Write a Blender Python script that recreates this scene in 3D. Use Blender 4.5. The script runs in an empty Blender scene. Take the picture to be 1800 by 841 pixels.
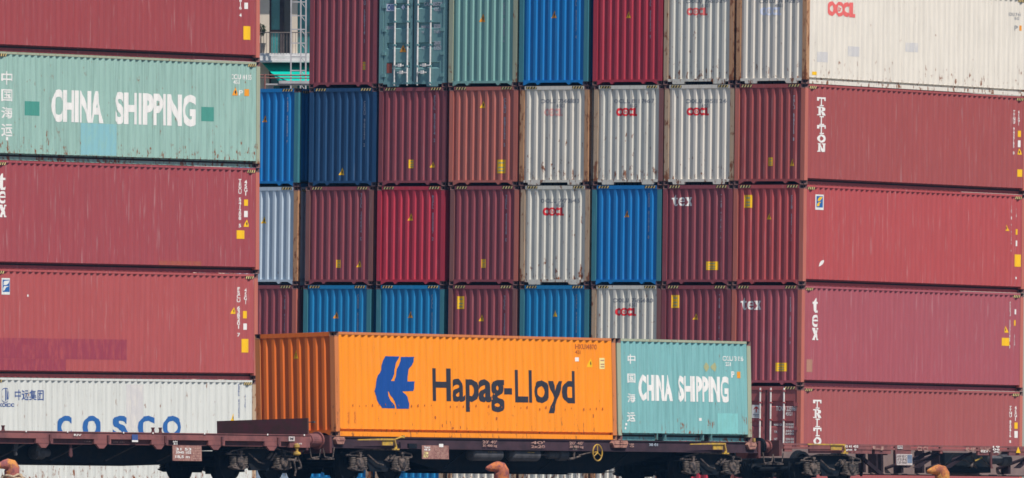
import bpy, bmesh, math, random
from mathutils import Matrix, Vector
random.seed(7)
scene = bpy.context.scene
COL = scene.collection

# ------------------------------------------------------------------ camera, sky, sun, exposure
cam_data = bpy.data.cameras.new('camera'); cam = bpy.data.objects.new('camera', cam_data); COL.objects.link(cam)
cam_data.sensor_width = 36.0; cam_data.lens = 490.0; cam_data.clip_start = 1.0; cam_data.clip_end = 6000.0
cam.matrix_world = Matrix.Translation((0, 0, -0.6)) @ Matrix.Rotation(math.pi/2 + 0.01911265, 4, 'X') @ Matrix.Rotation(0.00330028, 4, 'Z')
scene.camera = cam
SUN_EL, SUN_AZ = math.radians(57), math.radians(140)   # azimuth clockwise from +Y
world = bpy.data.worlds.new('World'); scene.world = world; world.use_nodes = True
wn = world.node_tree; bg = wn.nodes['Background']; sky = wn.nodes.new('ShaderNodeTexSky')
sky.sky_type = 'NISHITA'; sky.sun_disc = False; sky.sun_elevation = SUN_EL; sky.sun_rotation = SUN_AZ
sky.air_density = 1.0; sky.dust_density = 0.6; sky.ozone_density = 2.5
wn.links.new(sky.outputs[0], bg.inputs[0]); bg.inputs[1].default_value = 0.080
sun_data = bpy.data.lights.new('sun', 'SUN'); sun_data.energy = 4.75; sun_data.angle = math.radians(0.53); sun_data.color = (1.0, 0.92, 0.82)
sun = bpy.data.objects.new('sun', sun_data); COL.objects.link(sun)
sdir = Vector((math.sin(SUN_AZ)*math.cos(SUN_EL), math.cos(SUN_AZ)*math.cos(SUN_EL), math.sin(SUN_EL)))
sun.rotation_euler = sdir.to_track_quat('Z', 'Y').to_euler(); sun.location = (60, 300, 120)
vs = scene.view_settings; vs.view_transform = 'Standard'; vs.look = 'None'; vs.gamma = 1.0; vs.use_curve_mapping = False
vs.exposure = 0.12
scene.cycles.max_bounces = 6
scene.cycles.filter_width = 1.6

# ------------------------------------------------------------------ materials
def lin(r, g, b):
    f = lambda c: (c/255/12.92) if c/255 <= 0.04045 else ((c/255+0.055)/1.055)**2.4
    return (f(r), f(g), f(b))
_mats = {}
def new_mat(name):
    m = bpy.data.materials.new(name); m.use_nodes = True
    nt = m.node_tree; b = nt.nodes['Principled BSDF']
    return m, nt, b
def N(nt, t, **kw):
    n = nt.nodes.new(t)
    for k, v in kw.items(): setattr(n, k, v)
    return n
def obj_coords(nt, scale):
    tc = N(nt, 'ShaderNodeTexCoord'); oi = N(nt, 'ShaderNodeObjectInfo')
    mul = N(nt, 'ShaderNodeMath', operation='MULTIPLY'); mul.inputs[1].default_value = 173.0
    add = N(nt, 'ShaderNodeVectorMath', operation='ADD')
    nt.links.new(oi.outputs['Random'], mul.inputs[0])
    nt.links.new(tc.outputs['Object'], add.inputs[0]); nt.links.new(mul.outputs[0], add.inputs[1])
    mp = N(nt, 'ShaderNodeMapping'); mp.inputs['Scale'].default_value = scale
    nt.links.new(add.outputs[0], mp.inputs[0])
    return tc, mp
def ramp(nt, src, p0, p1, c0=0.0, c1=1.0):
    r = N(nt, 'ShaderNodeMapRange'); r.inputs['From Min'].default_value = p0; r.inputs['From Max'].default_value = p1
    r.inputs['To Min'].default_value = c0; r.inputs['To Max'].default_value = c1
    nt.links.new(src, r.inputs['Value']); return r.outputs[0]
def mix(nt, fac, a, b, bt='MIX'):
    m = N(nt, 'ShaderNodeMix', data_type='RGBA', blend_type=bt)
    for sock, v in ((m.inputs['Factor'], fac), (m.inputs[6], a), (m.inputs[7], b)):
        if isinstance(v, (int, float)): sock.default_value = v
        elif isinstance(v, tuple): sock.default_value = (*v, 1.0)
        else: nt.links.new(v, sock)
    return m.outputs[2]
RUST = (0.22, 0.075, 0.028)
def paint(name, rgb, rust=0.15, streak=0.25, scratch=0.15, rough=0.55, bump=0.25, height=2.9):
    """weathered container paint: blotches, rain streaks, scratches showing primer, rust mostly low down"""
    if name in _mats: return _mats[name]
    m, nt, b = new_mat(name)
    tc, big = obj_coords(nt, (0.55, 0.55, 0.8))
    n1 = N(nt, 'ShaderNodeTexNoise'); n1.inputs['Scale'].default_value = 1.3; n1.inputs['Detail'].default_value = 5
    nt.links.new(big.outputs[0], n1.inputs['Vector'])
    _, st = obj_coords(nt, (9.0, 9.0, 0.35))
    n2 = N(nt, 'ShaderNodeTexNoise'); n2.inputs['Scale'].default_value = 1.6; n2.inputs['Detail'].default_value = 6; n2.inputs['Roughness'].default_value = 0.65
    nt.links.new(st.outputs[0], n2.inputs['Vector'])
    dark = tuple(c*0.74 for c in rgb); pale = tuple(c*0.93 + 0.032 for c in rgb)
    c = mix(nt, ramp(nt, n1.outputs[0], 0.35, 0.7), tuple(x for x in rgb), tuple(x*0.95+0.004 for x in rgb))
    c = mix(nt, ramp(nt, n2.outputs[0], 0.48, 0.62, 0, streak), c, dark)
    c = mix(nt, ramp(nt, n2.outputs[0], 0.48, 0.36, 0, streak*0.9), c, pale)
    # thin vertical scratches through to pale primer, broken up by the blotches
    _, sc = obj_coords(nt, (9.0, 9.0, 0.5))
    n3 = N(nt, 'ShaderNodeTexNoise'); n3.inputs['Scale'].default_value = 2.1; n3.inputs['Detail'].default_value = 3
    nt.links.new(sc.outputs[0], n3.inputs['Vector'])
    c = mix(nt, ramp(nt, n3.outputs[0], 0.61, 0.73, 0, min(1, scratch*1.0)), c, tuple(min(1, x*0.55+0.30) for x in rgb))
    # rust: fine spots, more of them low on the wall and along drips
    _, rs = obj_coords(nt, (2.2, 2.2, 1.1))
    n4 = N(nt, 'ShaderNodeTexNoise'); n4.inputs['Scale'].default_value = 3.6; n4.inputs['Detail'].default_value = 8; n4.inputs['Roughness'].default_value = 0.68
    nt.links.new(rs.outputs[0], n4.inputs['Vector'])
    sep = N(nt, 'ShaderNodeSeparateXYZ'); nt.links.new(tc.outputs['Object'], sep.inputs[0])
    low = ramp(nt, sep.outputs['Z'], 0.0, 0.9, 0.11, 0.0)
    ad = N(nt, 'ShaderNodeMath', operation='ADD'); nt.links.new(n4.outputs[0], ad.inputs[0]); nt.links.new(low, ad.inputs[1])
    ad2 = N(nt, 'ShaderNodeMath', operation='ADD'); nt.links.new(ad.outputs[0], ad2.inputs[0])
    nt.links.new(ramp(nt, n2.outputs[0], 0.45, 0.75, 0, 0.10), ad2.inputs[1])
    t = 0.765 - 0.16*rust
    c = mix(nt, ramp(nt, ad2.outputs[0], t, t+0.07, 0, min(1, 0.45+rust)), c, RUST)
    nt.links.new(c, b.inputs['Base Color'])
    b.inputs['Roughness'].default_value = rough
    b.inputs['Specular IOR Level'].default_value = 0.35
    if bump:
        bp = N(nt, 'ShaderNodeBump'); bp.inputs['Strength'].default_value = bump; bp.inputs['Distance'].default_value = 0.03
        nt.links.new(n1.outputs[0], bp.inputs['Height']); nt.links.new(bp.outputs[0], b.inputs['Normal'])
    _mats[name] = m; return m
def plain(name, rgb, rough=0.6, var=0.2, scale=5.0, metal=0.0, second=None, vscale=(1, 1, 1), lo=0.42, hi=0.62):
    if name in _mats: return _mats[name]
    m, nt, b = new_mat(name)
    _, mp = obj_coords(nt, vscale)
    n = N(nt, 'ShaderNodeTexNoise'); n.inputs['Scale'].default_value = scale; n.inputs['Detail'].default_value = 6; n.inputs['Roughness'].default_value = 0.65
    nt.links.new(mp.outputs[0], n.inputs['Vector'])
    other = second or tuple(c*(1-var*1.6) for c in rgb)
    c = mix(nt, ramp(nt, n.outputs[0], lo, hi), rgb, other)
    b.inputs['Specular IOR Level'].default_value = 0.5 if rough < .5 else 0.15
    nt.links.new(c, b.inputs['Base Color']); b.inputs['Roughness'].default_value = rough; b.inputs['Metallic'].default_value = metal
    _mats[name] = m; return m

PAINT = {
 'red': ((0.3360, 0.0592, 0.0660), .06, .3, .35), 'rose': ((0.3483, 0.0652, 0.0774), .08, .3, .4), 'salmon': ((0.4186, 0.0851, 0.0860), .12, .3, .3),
 'maroon': ((0.285, 0.063, 0.080), .12, .3, .15), 'dkmaroon': ((0.24, 0.058, 0.072), .12, .3, .12), 'brown': ((0.33, 0.095, 0.085), .15, .3, .2), 'crimson': ((0.50, 0.035, 0.065), .08, .3, .15),
 'ruby': ((0.44, 0.035, 0.060), .12, .3, .2), 'plum': ((0.3822, 0.0899, 0.1121), .08, .3, .3), 'clay': ((0.3649, 0.0945, 0.0941), .06, .25, .12), 'tomato': ((0.4393, 0.0744, 0.0776), .06, .3, .35), 'brickred': ((0.3581, 0.0765, 0.0746), .06, .3, .3),
 'brick': ((0.46, 0.135, 0.105), .12, .3, .2), 'blue': ((0.003, 0.195, 0.54), .05, .25, .1), 'skyblue': ((0.005, 0.215, 0.49), .08, .35, .15), 'navy': ((0.010, 0.066, 0.175), .06, .3, .12),
 'green': ((0.3111, 0.4987, 0.4424), .75, .8, .25), 'seagreen': ((0.22, 0.43, 0.40), .35, .4, .15), 'teal': ((0.165, 0.33, 0.345), .15, .3, .1), 'aqua': ((0.2000, 0.4512, 0.4601), .6, .75, .2),
 'white': ((0.74, 0.70, 0.62), .75, .5, .1), 'ivory': ((0.77, 0.72, 0.64), .6, .45, .1), 'ash': ((0.70, 0.68, 0.61), .8, .5, .1), 'iceblue': ((0.50, 0.60, 0.70), .25, .4, .1), 'pearl': ((0.66, 0.68, 0.65), .75, .6, .1),
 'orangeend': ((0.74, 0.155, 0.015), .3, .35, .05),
 'orange': ((0.9500, 0.2916, 0.0096), .4, .38, .06),
 'tan': ((0.50, 0.36, 0.24), 1.1, .5, .2), 'rustpost': ((0.50, 0.27, 0.14), 1.3, .5, .2), 'tealpost': ((0.05, 0.22, 0.28), .3, .4, .2), 'greenpost': ((0.36, 0.40, 0.29), .8, .5, .2), 'orangepost': ((0.62, 0.20, 0.06), .8, .5, .2),
 'redpost': ((0.52, 0.15, 0.11), .3, .4, .2), 'darkpost': ((0.25, 0.10, 0.09), .3, .4, .2),
}
def P(key):
    rgb, ru, st, sc = PAINT[key]
    return paint('paint_'+key, rgb, ru, st, sc)
MK = {'white': (.80, .79, .77), 'yellow': (.88, .52, .02), 'orange': (.80, .32, .03), 'cream': (.80, .70, .30), 'red': (.72, .035, .045), 'redpale': (.78, .16, .15), 'redfade': (.76, .42, .38),
      'grey': (.26, .27, .29), 'palelav': (.50, .51, .58), 'whiteblue': (.66, .70, .84), 'navy': (.055, .10, .28), 'blue': (.03, .13, .38), 'ink': (.035, .038, .055), 'brown': (.40, .10, .03), 'ghost': (.66, .17, .03), 'brick': (.36, .10, .07),
      'tealdark': (.075, .30, .25), 'paleblue': (.24, .48, .53), 'tealpale': (.22, .53, .53), 'palegrey': (.58, .57, .575), 'maroonpatch': (.30, .055, .085), 'tan': (.42, .22, .16), 'ochre': (.38, .40, .22), 'black': (.03, .03, .03), 'pale': (.72, .74, .72), 'logored': (.60, .05, .03), 'hlblue': (.012, .075, .31)}
UNDER_PATCH = {'maroonpatch': (.40, .085, .095), 'palegrey': (.70, .67, .62), 'paleblue': (.27, .49, .47), 'tealpale': (.20, .46, .45), 'brick': (.36, .07, .075)}
def MM(key):
    r = MK[key]
    worn = {'white': .25, 'redfade': .5, 'redpale': .35}.get(key, .18)
    if key in UNDER_PATCH:       # brushed-on patches let the older paint through
        return plain('marking_'+key, r, rough=.6, scale=1.6, vscale=(5, 5, 1.6), second=UNDER_PATCH[key], lo=.47, hi=.68)
    return plain('marking_'+key, r, rough=.6, var=worn*0.5, scale=3.0, vscale=(6, 6, 1.2), lo=.5, hi=.75)

CAST = plain('casting_steel', (0.20, 0.105, 0.095), .8, .3, 6.0, second=(0.12, 0.07, 0.07))
CASTDK = plain('casting_steel_dark', (0.11, 0.065, 0.075), .8, .3, 6.0, second=(0.06, 0.04, 0.05))
HOLE = plain('hollow_shadow_steel', (0.03, 0.022, 0.025), .9)
UNDER = plain('underfloor_steel', (0.035, 0.033, 0.036), .9)
ROD = plain('galvanised_rod', (0.80, 0.77, 0.75), .45, .15, 8.0)

# ------------------------------------------------------------------ mesh helpers
class MB:
    def __init__(self, off=(0, 0, 0)):
        self.bm = bmesh.new(); self.off = Vector(off)
    def V(self, p): return self.bm.verts.new(Vector(p) - self.off)
    def box(self, x0, x1, y0, y1, z0, z1, mi=0):
        v = [self.V((x, y, z)) for x in (x0, x1) for y in (y0, y1) for z in (z0, z1)]
        for f in ((0, 1, 3, 2), (4, 6, 7, 5), (0, 4, 5, 1), (2, 3, 7, 6), (0, 2, 6, 4), (1, 5, 7, 3)):
            self.bm.faces.new([v[i] for i in f]).material_index = mi
        return self
    def prism(self, poly, axis, a, b, mi=0):
        """poly: 2D outline; axis 'x','y','z' is the extrusion direction from a to b"""
        def mk(p, h):
            return {'x': (h, p[0], p[1]), 'y': (p[0], h, p[1]), 'z': (p[0], p[1], h)}[axis]
        A = [self.V(mk(p, a)) for p in poly]; B = [self.V(mk(p, b)) for p in poly]; n = len(poly)
        fs = [self.bm.faces.new(A), self.bm.faces.new(B[::-1])]
        for i in range(n): fs.append(self.bm.faces.new((A[i], B[i], B[(i+1) % n], A[(i+1) % n])))
        for f in fs: f.material_index = mi
        return self
    def tube(self, p, q, r, n=10, r2=None, mi=0, caps=True):
        p, q = Vector(p), Vector(q); d = (q-p).normalized(); r2 = r if r2 is None else r2
        u = d.orthogonal().normalized(); w = d.cross(u)
        A = [self.V(p+(u*math.cos(2*math.pi*i/n)+w*math.sin(2*math.pi*i/n))*r) for i in range(n)]
        B = [self.V(q+(u*math.cos(2*math.pi*i/n)+w*math.sin(2*math.pi*i/n))*r2) for i in range(n)]
        for i in range(n): self.bm.faces.new((A[i], A[(i+1) % n], B[(i+1) % n], B[i])).material_index = mi
        if caps:
            self.bm.faces.new(A[::-1]).material_index = mi; self.bm.faces.new(B).material_index = mi
        return self
    def path(self, pts, r, n=8, mi=0):
        for a, b in zip(pts, pts[1:]): self.tube(a, b, r, n, mi=mi)
        return self
    def revolve(self, c, axis, prof, n=24, mi=0):
        """prof: list of (distance along axis, radius) about point c"""
        c = Vector(c); d = Vector(axis).normalized(); u = d.orthogonal().normalized(); w = d.cross(u)
        rings = []
        for h, r in prof:
            rings.append([self.V(c+d*h+(u*math.cos(2*math.pi*i/n)+w*math.sin(2*math.pi*i/n))*max(r, 1e-4)) for i in range(n)])
        for A, B in zip(rings, rings[1:]):
            for i in range(n): self.bm.faces.new((A[i], A[(i+1) % n], B[(i+1) % n], B[i])).material_index = mi
        self.bm.faces.new(rings[0][::-1]).material_index = mi; self.bm.faces.new(rings[-1]).material_index = mi
        return self
    def mesh(self, name, bevel=0.0):
        bmesh.ops.recalc_face_normals(self.bm, faces=self.bm.faces)
        if bevel: bmesh.ops.bevel(self.bm, geom=list(self.bm.edges), offset=bevel, segments=1, affect='EDGES', clamp_overlap=True)
        me = bpy.data.meshes.new(name); self.bm.to_mesh(me); self.bm.free(); return me
    def build(self, name, mats, parent=None, smooth=False, bevel=0.0, loc=None):
        me = self.mesh(name, bevel)
        for m in (mats if isinstance(mats, (list, tuple)) else [mats]): me.materials.append(m)
        if smooth:
            for p in me.polygons: p.use_smooth = True
        return link(name, me, parent, loc)
def link(name, me, parent=None, loc=None):
    o = bpy.data.objects.new(name, me); COL.objects.link(o)
    if parent: o.parent = parent
    if loc is not None: o.location = loc
    return o
def inst(name, me, mat, parent, loc=None):
    """object sharing a mesh, with its own material"""
    if not me.materials: me.materials.append(None)
    o = link(name, me, parent, loc)
    o.material_slots[0].link = 'OBJECT'; o.material_slots[0].material = mat
    return o
def thing(name, label, cat, group=None, matrix=None, loc=None):
    o = bpy.data.objects.new(name, None); COL.objects.link(o); o.empty_display_size = 0.3
    if matrix is not None: o.matrix_world = matrix
    if loc is not None: o.location = loc
    return tag(o, label, cat, group)
def tag(o, label, cat, group=None):
    o['label'] = label; o['category'] = cat
    if group: o['group'] = group
    return o
def structure(o): o['kind'] = 'structure'; return o
# ------------------------------------------------------------------ measured layout (metres)
FRAME = {'R': [[0.559637, 0.828738, -0.004688], [-0.828702, 0.559651, 0.006602], [0.008095, 0.00019, 0.999978]], 'F': [[0.576545, 0.817065, 0.002868], [-0.817065, 0.576545, -0.0], [-0.001654, -0.002344, 1.0]], 'T': [[0.576048, 0.817416, -0.001965], [-0.817176, 0.575818, -0.025629], [-0.019818, 0.016369, 0.999672]]}
POS = {
 '11': [-4.0445, 414.0942, 11.8106],
 '12': [-1.9582, 412.6491, 11.794],
 '13': [0.1168, 411.1874, 11.7774],
 '14': [2.2009, 409.7679, 11.7608],
 '15': [4.3736, 408.2885, 11.7435],
 '16': [6.441, 406.8924, 11.7271],
 '17': [8.5408, 405.4622, 11.7103],
 '20': [-6.4067, 415.697, 8.8931],
 '21': [-4.0527, 414.0832, 8.8743],
 '22': [-1.9643, 412.6366, 8.8577],
 '23': [0.1348, 411.1587, 8.841],
 '24': [2.2217, 409.7373, 8.8244],
 '25': [4.3971, 408.256, 8.807],
 '26': [6.459, 406.8636, 8.7906],
 '27': [8.5001, 405.4731, 8.7743],
 '30': [-6.4157, 415.6865, 5.9568],
 '31': [-4.1526, 414.134, 5.9388],
 '32': [-2.0055, 412.6479, 5.9217],
 '33': [0.1666, 411.1206, 5.9044],
 '34': [2.252, 409.7002, 5.8878],
 '35': [4.3512, 408.2704, 5.8711],
 '36': [6.4196, 406.8736, 5.8546],
 '37': [8.4622, 405.4821, 5.8383],
 '40': [-6.4501, 415.6931, 3.0208],
 '41': [-4.2145, 414.1592, 3.003],
 '42': [-2.0283, 412.6466, 2.9856],
 '43': [0.1251, 411.132, 2.9684],
 '44': [2.2387, 409.6925, 2.9516],
 '45': [4.3477, 408.2562, 2.9348],
 '46': [6.3827, 406.8819, 2.9186],
 '47': [8.4194, 405.4944, 2.9024],
 '50': [-6.4163, 415.6537, 0.0842],
 '51': [-4.2055, 414.1365, 0.0666],
 '52': [-2.0276, 412.6295, 0.0493],
 '53': [0.1177, 411.1204, 0.0322],
 '54': [2.2392, 409.6756, 0.0153],
 '55': [4.3377, 408.2464, -0.0014],
 '56': [6.3805, 406.8668, -0.0177],
 '57': [8.4012, 405.4901, -0.0338],
 '1L': [-14.0321, 376.0155, 11.6271],
 '2L': [-14.0153, 376.0393, 8.691],
 '3L': [-14.0247, 376.0259, 5.7547],
 '4L': [-14.056, 375.9816, 2.8184],
 '5L': [-14.0942, 375.9274, -0.118],
 'T': [-4.3339, 344.5806, 1.0979],
}
EMBLEM = [(2.156, 2.007), (2.745, 2.007), (2.648, 1.843), (2.594, 1.698), (2.496, 1.534), (2.4, 1.395), (2.554, 1.39), (2.639, 1.518), (2.669, 1.699), (2.753, 1.845), (2.863, 1.998), (3.442, 2.005), (3.313, 1.833), (3.184, 1.687), (3.149, 1.541), (3.095, 1.389), (3.437, 1.393), (3.389, 1.236), (3.312, 1.152), (2.901, 1.14), (3.011, 1.051), (3.144, 0.926), (3.191, 0.835), (3.169, 0.708), (2.647, 0.703), (2.601, 0.83), (2.479, 0.919), (2.389, 1.026), (2.318, 1.134), (2.237, 1.133), (2.326, 0.99), (2.416, 0.864), (2.519, 0.775), (2.548, 0.71), (1.978, 0.715), (1.857, 0.822), (1.799, 0.948), (1.771, 1.038), (1.65, 1.134), (1.763, 1.219), (1.792, 1.363), (1.846, 1.526), (1.974, 1.672), (2.052, 1.818)]
MARKS = {
 '1L': [
  ('s', 'vserial', 11.265, 1.223, 11.355, 2.561, 'TRLU 724816 4', 'white'),
  ('s', 'rect', 11.516, 1.451, 11.636, 1.624, 'white'),
  ('s', 'rect', 11.453, 0.599, 11.798, 0.976, 'yellow'),
 ],
 '2L': [
  ('s', 'text', 0.408, 2.03, 0.877, 2.399, '中', 'white', 'c'),
  ('s', 'text', 0.41, 1.584, 0.878, 1.907, '国', 'white', 'c'),
  ('s', 'text', 0.411, 1.123, 0.88, 1.43, '海', 'white', 'c'),
  ('s', 'text', 0.413, 0.631, 0.882, 0.969, '运', 'white', 'c'),
  ('s', 'rect', 0.591, 0.527, 0.718, 0.619, 'white'),
  ('s', 'text', 2.653, 1.071, 4.966, 1.959, 'CHINA', 'white', 'b'),
  ('s', 'text', 5.511, 1.071, 9.217, 1.956, 'SHIPPING', 'white', 'b'),
  ('s', 'patch', 1.453, 1.223, 2.115, 1.608, 'tealdark'),
  ('s', 'patch', 9.455, 1.241, 10.088, 1.633, 'tealdark'),
  ('s', 'patch', 3.99, 0.209, 5.564, 1.069, 'paleblue'),
  ('s', 'text', 10.878, 2.427, 11.834, 2.569, 'CCLU 6415 5', 'white'),
  ('s', 'text', 10.985, 2.296, 11.277, 2.406, '45G1', 'white'),
  ('s', 'tri', 10.933, 1.981, 11.171, 2.201, 'orange'),
  ('s', 'text', 11.251, 1.988, 11.384, 2.13, 'P', 'white'),
  ('s', 'rect', 11.504, 1.978, 11.676, 2.167, 'orange'),
 ],
 '3L': [
  ('s', 'glyph', 0.266, 2.119, 0.645, 2.565, 't', 'white'),
  ('s', 'glyph', 0.318, 1.752, 0.647, 2.09, 'e', 'white'),
  ('s', 'glyph', 0.32, 1.383, 0.674, 1.721, 'x', 'white'),
  ('s', 'vserial', 11.248, 1.274, 11.366, 2.611, 'TEXU 541208 5', 'white'),
  ('s', 'vserial', 11.524, 2.159, 11.63, 2.584, '45G1', 'white'),
  ('s', 'rect', 11.525, 1.876, 11.658, 2.049, 'yellow'),
  ('s', 'rect', 11.526, 1.561, 11.646, 1.735, 'white'),
  ('s', 'tri', 11.501, 1.294, 11.726, 1.498, 'yellow'),
  ('s', 'rect', 11.13, 0.958, 11.541, 1.193, 'yellow'),
  ('s', 'patch', 7.552, 0.187, 9.546, 0.312, 'brick'),
 ],
 '4L': [
  ('s', 'sticker', 0.491, 2.231, 0.883, 2.677, 'pale'),
  ('s', 'tri', 10.961, 1.816, 11.186, 2.005, 'yellow'),
  ('s', 'rect', 11.545, 1.696, 11.678, 1.901, 'yellow'),
  ('s', 'vserial', 11.255, 1.19, 11.372, 2.558, 'FSCU 638201 7', 'white'),
  ('s', 'vserial', 11.57, 2.09, 11.676, 2.53, '45G1', 'white'),
  ('s', 'rect', 11.559, 1.382, 11.679, 1.555, 'white'),
  ('s', 'rect', 11.482, 0.752, 11.8, 1.129, 'yellow'),
  ('s', 'patch', 0.27, 0.508, 6.164, 1.061, 'maroonpatch'),
  ('s', 'patch', 0.271, 0.186, 3.43, 0.501, 'maroonpatch'),
  ('s', 'rect', 1.634, 2.182, 1.723, 2.244, 'white'),
 ],
 '5L': [
  ('s', 'sail', 0.577, 2.248, 0.956, 2.648, 'navy'),
  ('s', 'text', 0.501, 2.133, 1.16, 2.232, 'COSCO', 'navy', 'b'),
  ('s', 'text', 1.211, 2.313, 2.458, 2.605, '中远集团', 'navy', 'c'),
  ('s', 'text', 3.076, 1.288, 3.768, 1.906, 'C', 'blue', 'b'),
  ('s', 'text', 4.257, 1.291, 5.056, 1.911, 'O', 'blue', 'b'),
  ('s', 'text', 5.6, 1.295, 6.299, 1.916, 'S', 'blue', 'b'),
  ('s', 'text', 6.768, 1.299, 7.496, 1.921, 'C', 'blue', 'b'),
  ('s', 'text', 7.915, 1.302, 8.752, 1.926, 'O', 'blue', 'b'),
  ('s', 'patch', 6.247, 1.499, 7.025, 2.775, 'palegrey'),
  ('s', 'tri', 11.019, 1.783, 11.231, 2.003, 'yellow'),
  ('s', 'vserial', 11.351, 1.721, 11.455, 2.822, 'CBHU 842095 1', 'navy'),
  ('s', 'vserial', 11.655, 2.037, 11.747, 2.54, '45G1', 'navy'),
 ],
 '17': [
  ('s', 'oocl', 1.16, 2.01, 2.663, 2.441, 'redpale'),
  ('s', 'patch', 0.636, 0.648, 1.215, 0.946, 'palegrey'),
  ('s', 'patch', 2.306, 0.869, 2.92, 1.16, 'palegrey'),
  ('s', 'patch', 5.435, 1.107, 6.073, 1.375, 'palegrey'),
  ('s', 'text', 11.079, 2.364, 11.813, 2.465, 'OOLU 7414', 'grey'),
  ('s', 'text', 11.433, 2.258, 11.72, 2.342, '45G1', 'grey'),
  ('s', 'text', 11.471, 1.937, 11.614, 2.089, 'P', 'grey'),
  ('s', 'rect', 11.695, 1.945, 11.854, 2.097, 'orange'),
  ('s', 'rect', 0.384, 0.258, 0.581, 0.357, 'yellow'),
  ('e', 'text', 0.773, 2.351, 2.155, 2.467, 'OOLU 741428 3', 'grey'),
  ('e', 'text', 1.328, 2.221, 1.604, 2.328, '45G1', 'grey'),
  ('e', 'oocl', 0.817, 1.994, 1.547, 2.234, 'whiteblue'),
 ],
 '27': [
  ('s', 'glyph', 0.694, 2.3, 1.105, 2.557, 'T', 'white'),
  ('s', 'glyph', 0.699, 2.027, 1.11, 2.284, 'R', 'white'),
  ('s', 'glyph', 0.705, 1.753, 1.116, 2.01, 'I', 'white'),
  ('s', 'glyph', 0.71, 1.488, 1.121, 1.745, 'T', 'white'),
  ('s', 'glyph', 0.715, 1.231, 1.126, 1.48, 'O', 'white'),
  ('s', 'glyph', 0.721, 0.966, 1.132, 1.215, 'N', 'white'),
  ('s', 'vserial', 11.483, 1.178, 11.581, 2.499, 'TTNU 943765 0', 'white'),
  ('s', 'vserial', 11.753, 2.05, 11.845, 2.508, '45G1', 'white'),
  ('s', 'rect', 11.76, 1.711, 11.886, 1.898, 'yellow'),
  ('s', 'rect', 11.766, 1.406, 11.876, 1.61, 'white'),
  ('s', 'tri', 11.739, 1.185, 11.945, 1.371, 'yellow'),
  ('s', 'rect', 11.752, 0.524, 11.974, 0.744, 'yellow'),
  ('e', 'vserial', 2.012, 1.263, 2.082, 2.589, 'TRLU 627715 8', 'palelav'),
  ('e', 'tri', 1.903, 0.534, 2.079, 0.75, 'yellow'),
  ('e', 'label', 1.152, 0.538, 1.329, 0.786, 'yellow'),
 ],
 '37': [
  ('s', 'sticker', 0.69, 2.21, 1.083, 2.657, 'yellow'),
  ('s', 'scratch', 0.907, 0.556, 1.15, 0.755, 'white'),
  ('s', 'tri', 11.093, 1.834, 11.33, 2.02, 'yellow'),
  ('s', 'vserial', 11.393, 1.214, 11.507, 2.586, 'FCIU 919284 6', 'white'),
  ('s', 'vserial', 11.678, 2.153, 11.77, 2.543, '45G1', 'white'),
  ('s', 'rect', 11.67, 1.729, 11.829, 1.898, 'yellow'),
  ('s', 'rect', 11.677, 1.39, 11.819, 1.559, 'white'),
  ('s', 'rect', 11.626, 0.779, 11.974, 1.143, 'yellow'),
  ('s', 'rect', 11.681, 0.407, 11.808, 0.475, 'white'),
  ('e', 'vserial', 1.968, 1.283, 2.048, 2.625, 'CCLU 688925 3', 'palelav'),
  ('e', 'tri', 1.131, 1.915, 1.327, 2.097, 'yellow'),
  ('e', 'label', 0.354, 2.257, 0.629, 2.63, 'yellow'),
 ],
 '47': [
  ('s', 'glyph', 0.618, 2.144, 0.919, 2.575, 't', 'white'),
  ('s', 'glyph', 0.611, 1.729, 0.944, 2.086, 'e', 'white'),
  ('s', 'glyph', 0.603, 1.348, 0.952, 1.704, 'x', 'white'),
  ('s', 'vserial', 11.44, 1.271, 11.538, 2.66, 'TEXU 586142 3', 'white'),
  ('s', 'rect', 11.707, 2.293, 11.834, 2.445, 'white'),
  ('s', 'rect', 11.666, 1.953, 11.808, 2.122, 'yellow'),
  ('s', 'vserial', 11.696, 1.258, 11.787, 1.699, '45G1', 'white'),
  ('s', 'tri', 11.143, 1.741, 11.364, 1.944, 'yellow'),
  ('s', 'rect', 11.023, 1.349, 11.452, 1.586, 'yellow'),
  ('s', 'patch', 0.301, 0.415, 0.664, 0.78, 'tan'),
  ('e', 'vserial', 1.991, 1.204, 2.071, 2.579, 'TEXU 682205 9', 'palelav'),
  ('e', 'glyph', 0.298, 2.212, 0.523, 2.561, 't', 'white'),
  ('e', 'glyph', 0.542, 2.213, 0.767, 2.478, 'e', 'white'),
  ('e', 'glyph', 0.785, 2.213, 1.011, 2.478, 'x', 'white'),
  ('e', 'label', 1.548, 0.424, 1.921, 0.673, 'yellow'),
 ],
 '57': [
  ('s', 'glyph', 0.71, 2.289, 1.105, 2.545, 'T', 'white'),
  ('s', 'glyph', 0.715, 2.015, 1.111, 2.272, 'R', 'white'),
  ('s', 'glyph', 0.721, 1.75, 1.116, 1.999, 'I', 'white'),
  ('s', 'glyph', 0.726, 1.485, 1.122, 1.733, 'T', 'white'),
  ('s', 'glyph', 0.732, 1.22, 1.127, 1.468, 'O', 'white'),
  ('s', 'glyph', 0.737, 0.955, 1.132, 1.203, 'N', 'white'),
  ('s', 'vserial', 11.502, 1.397, 11.603, 2.497, 'TTNU 820416 8', 'white'),
  ('s', 'vserial', 11.792, 2.06, 11.884, 2.501, '45G1', 'white'),
  ('s', 'rect', 11.797, 1.823, 11.923, 2.01, 'yellow'),
  ('s', 'rect', 11.803, 1.552, 11.929, 1.755, 'white'),
  ('e', 'logo', 0.729, 1.997, 1.033, 2.378, 'white'),
  ('e', 'text', 1.566, 2.209, 2.374, 2.35, 'TCNU 225961 5', 'white'),
  ('e', 'text', 1.903, 2.07, 2.129, 2.186, '45G1', 'white'),
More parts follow.
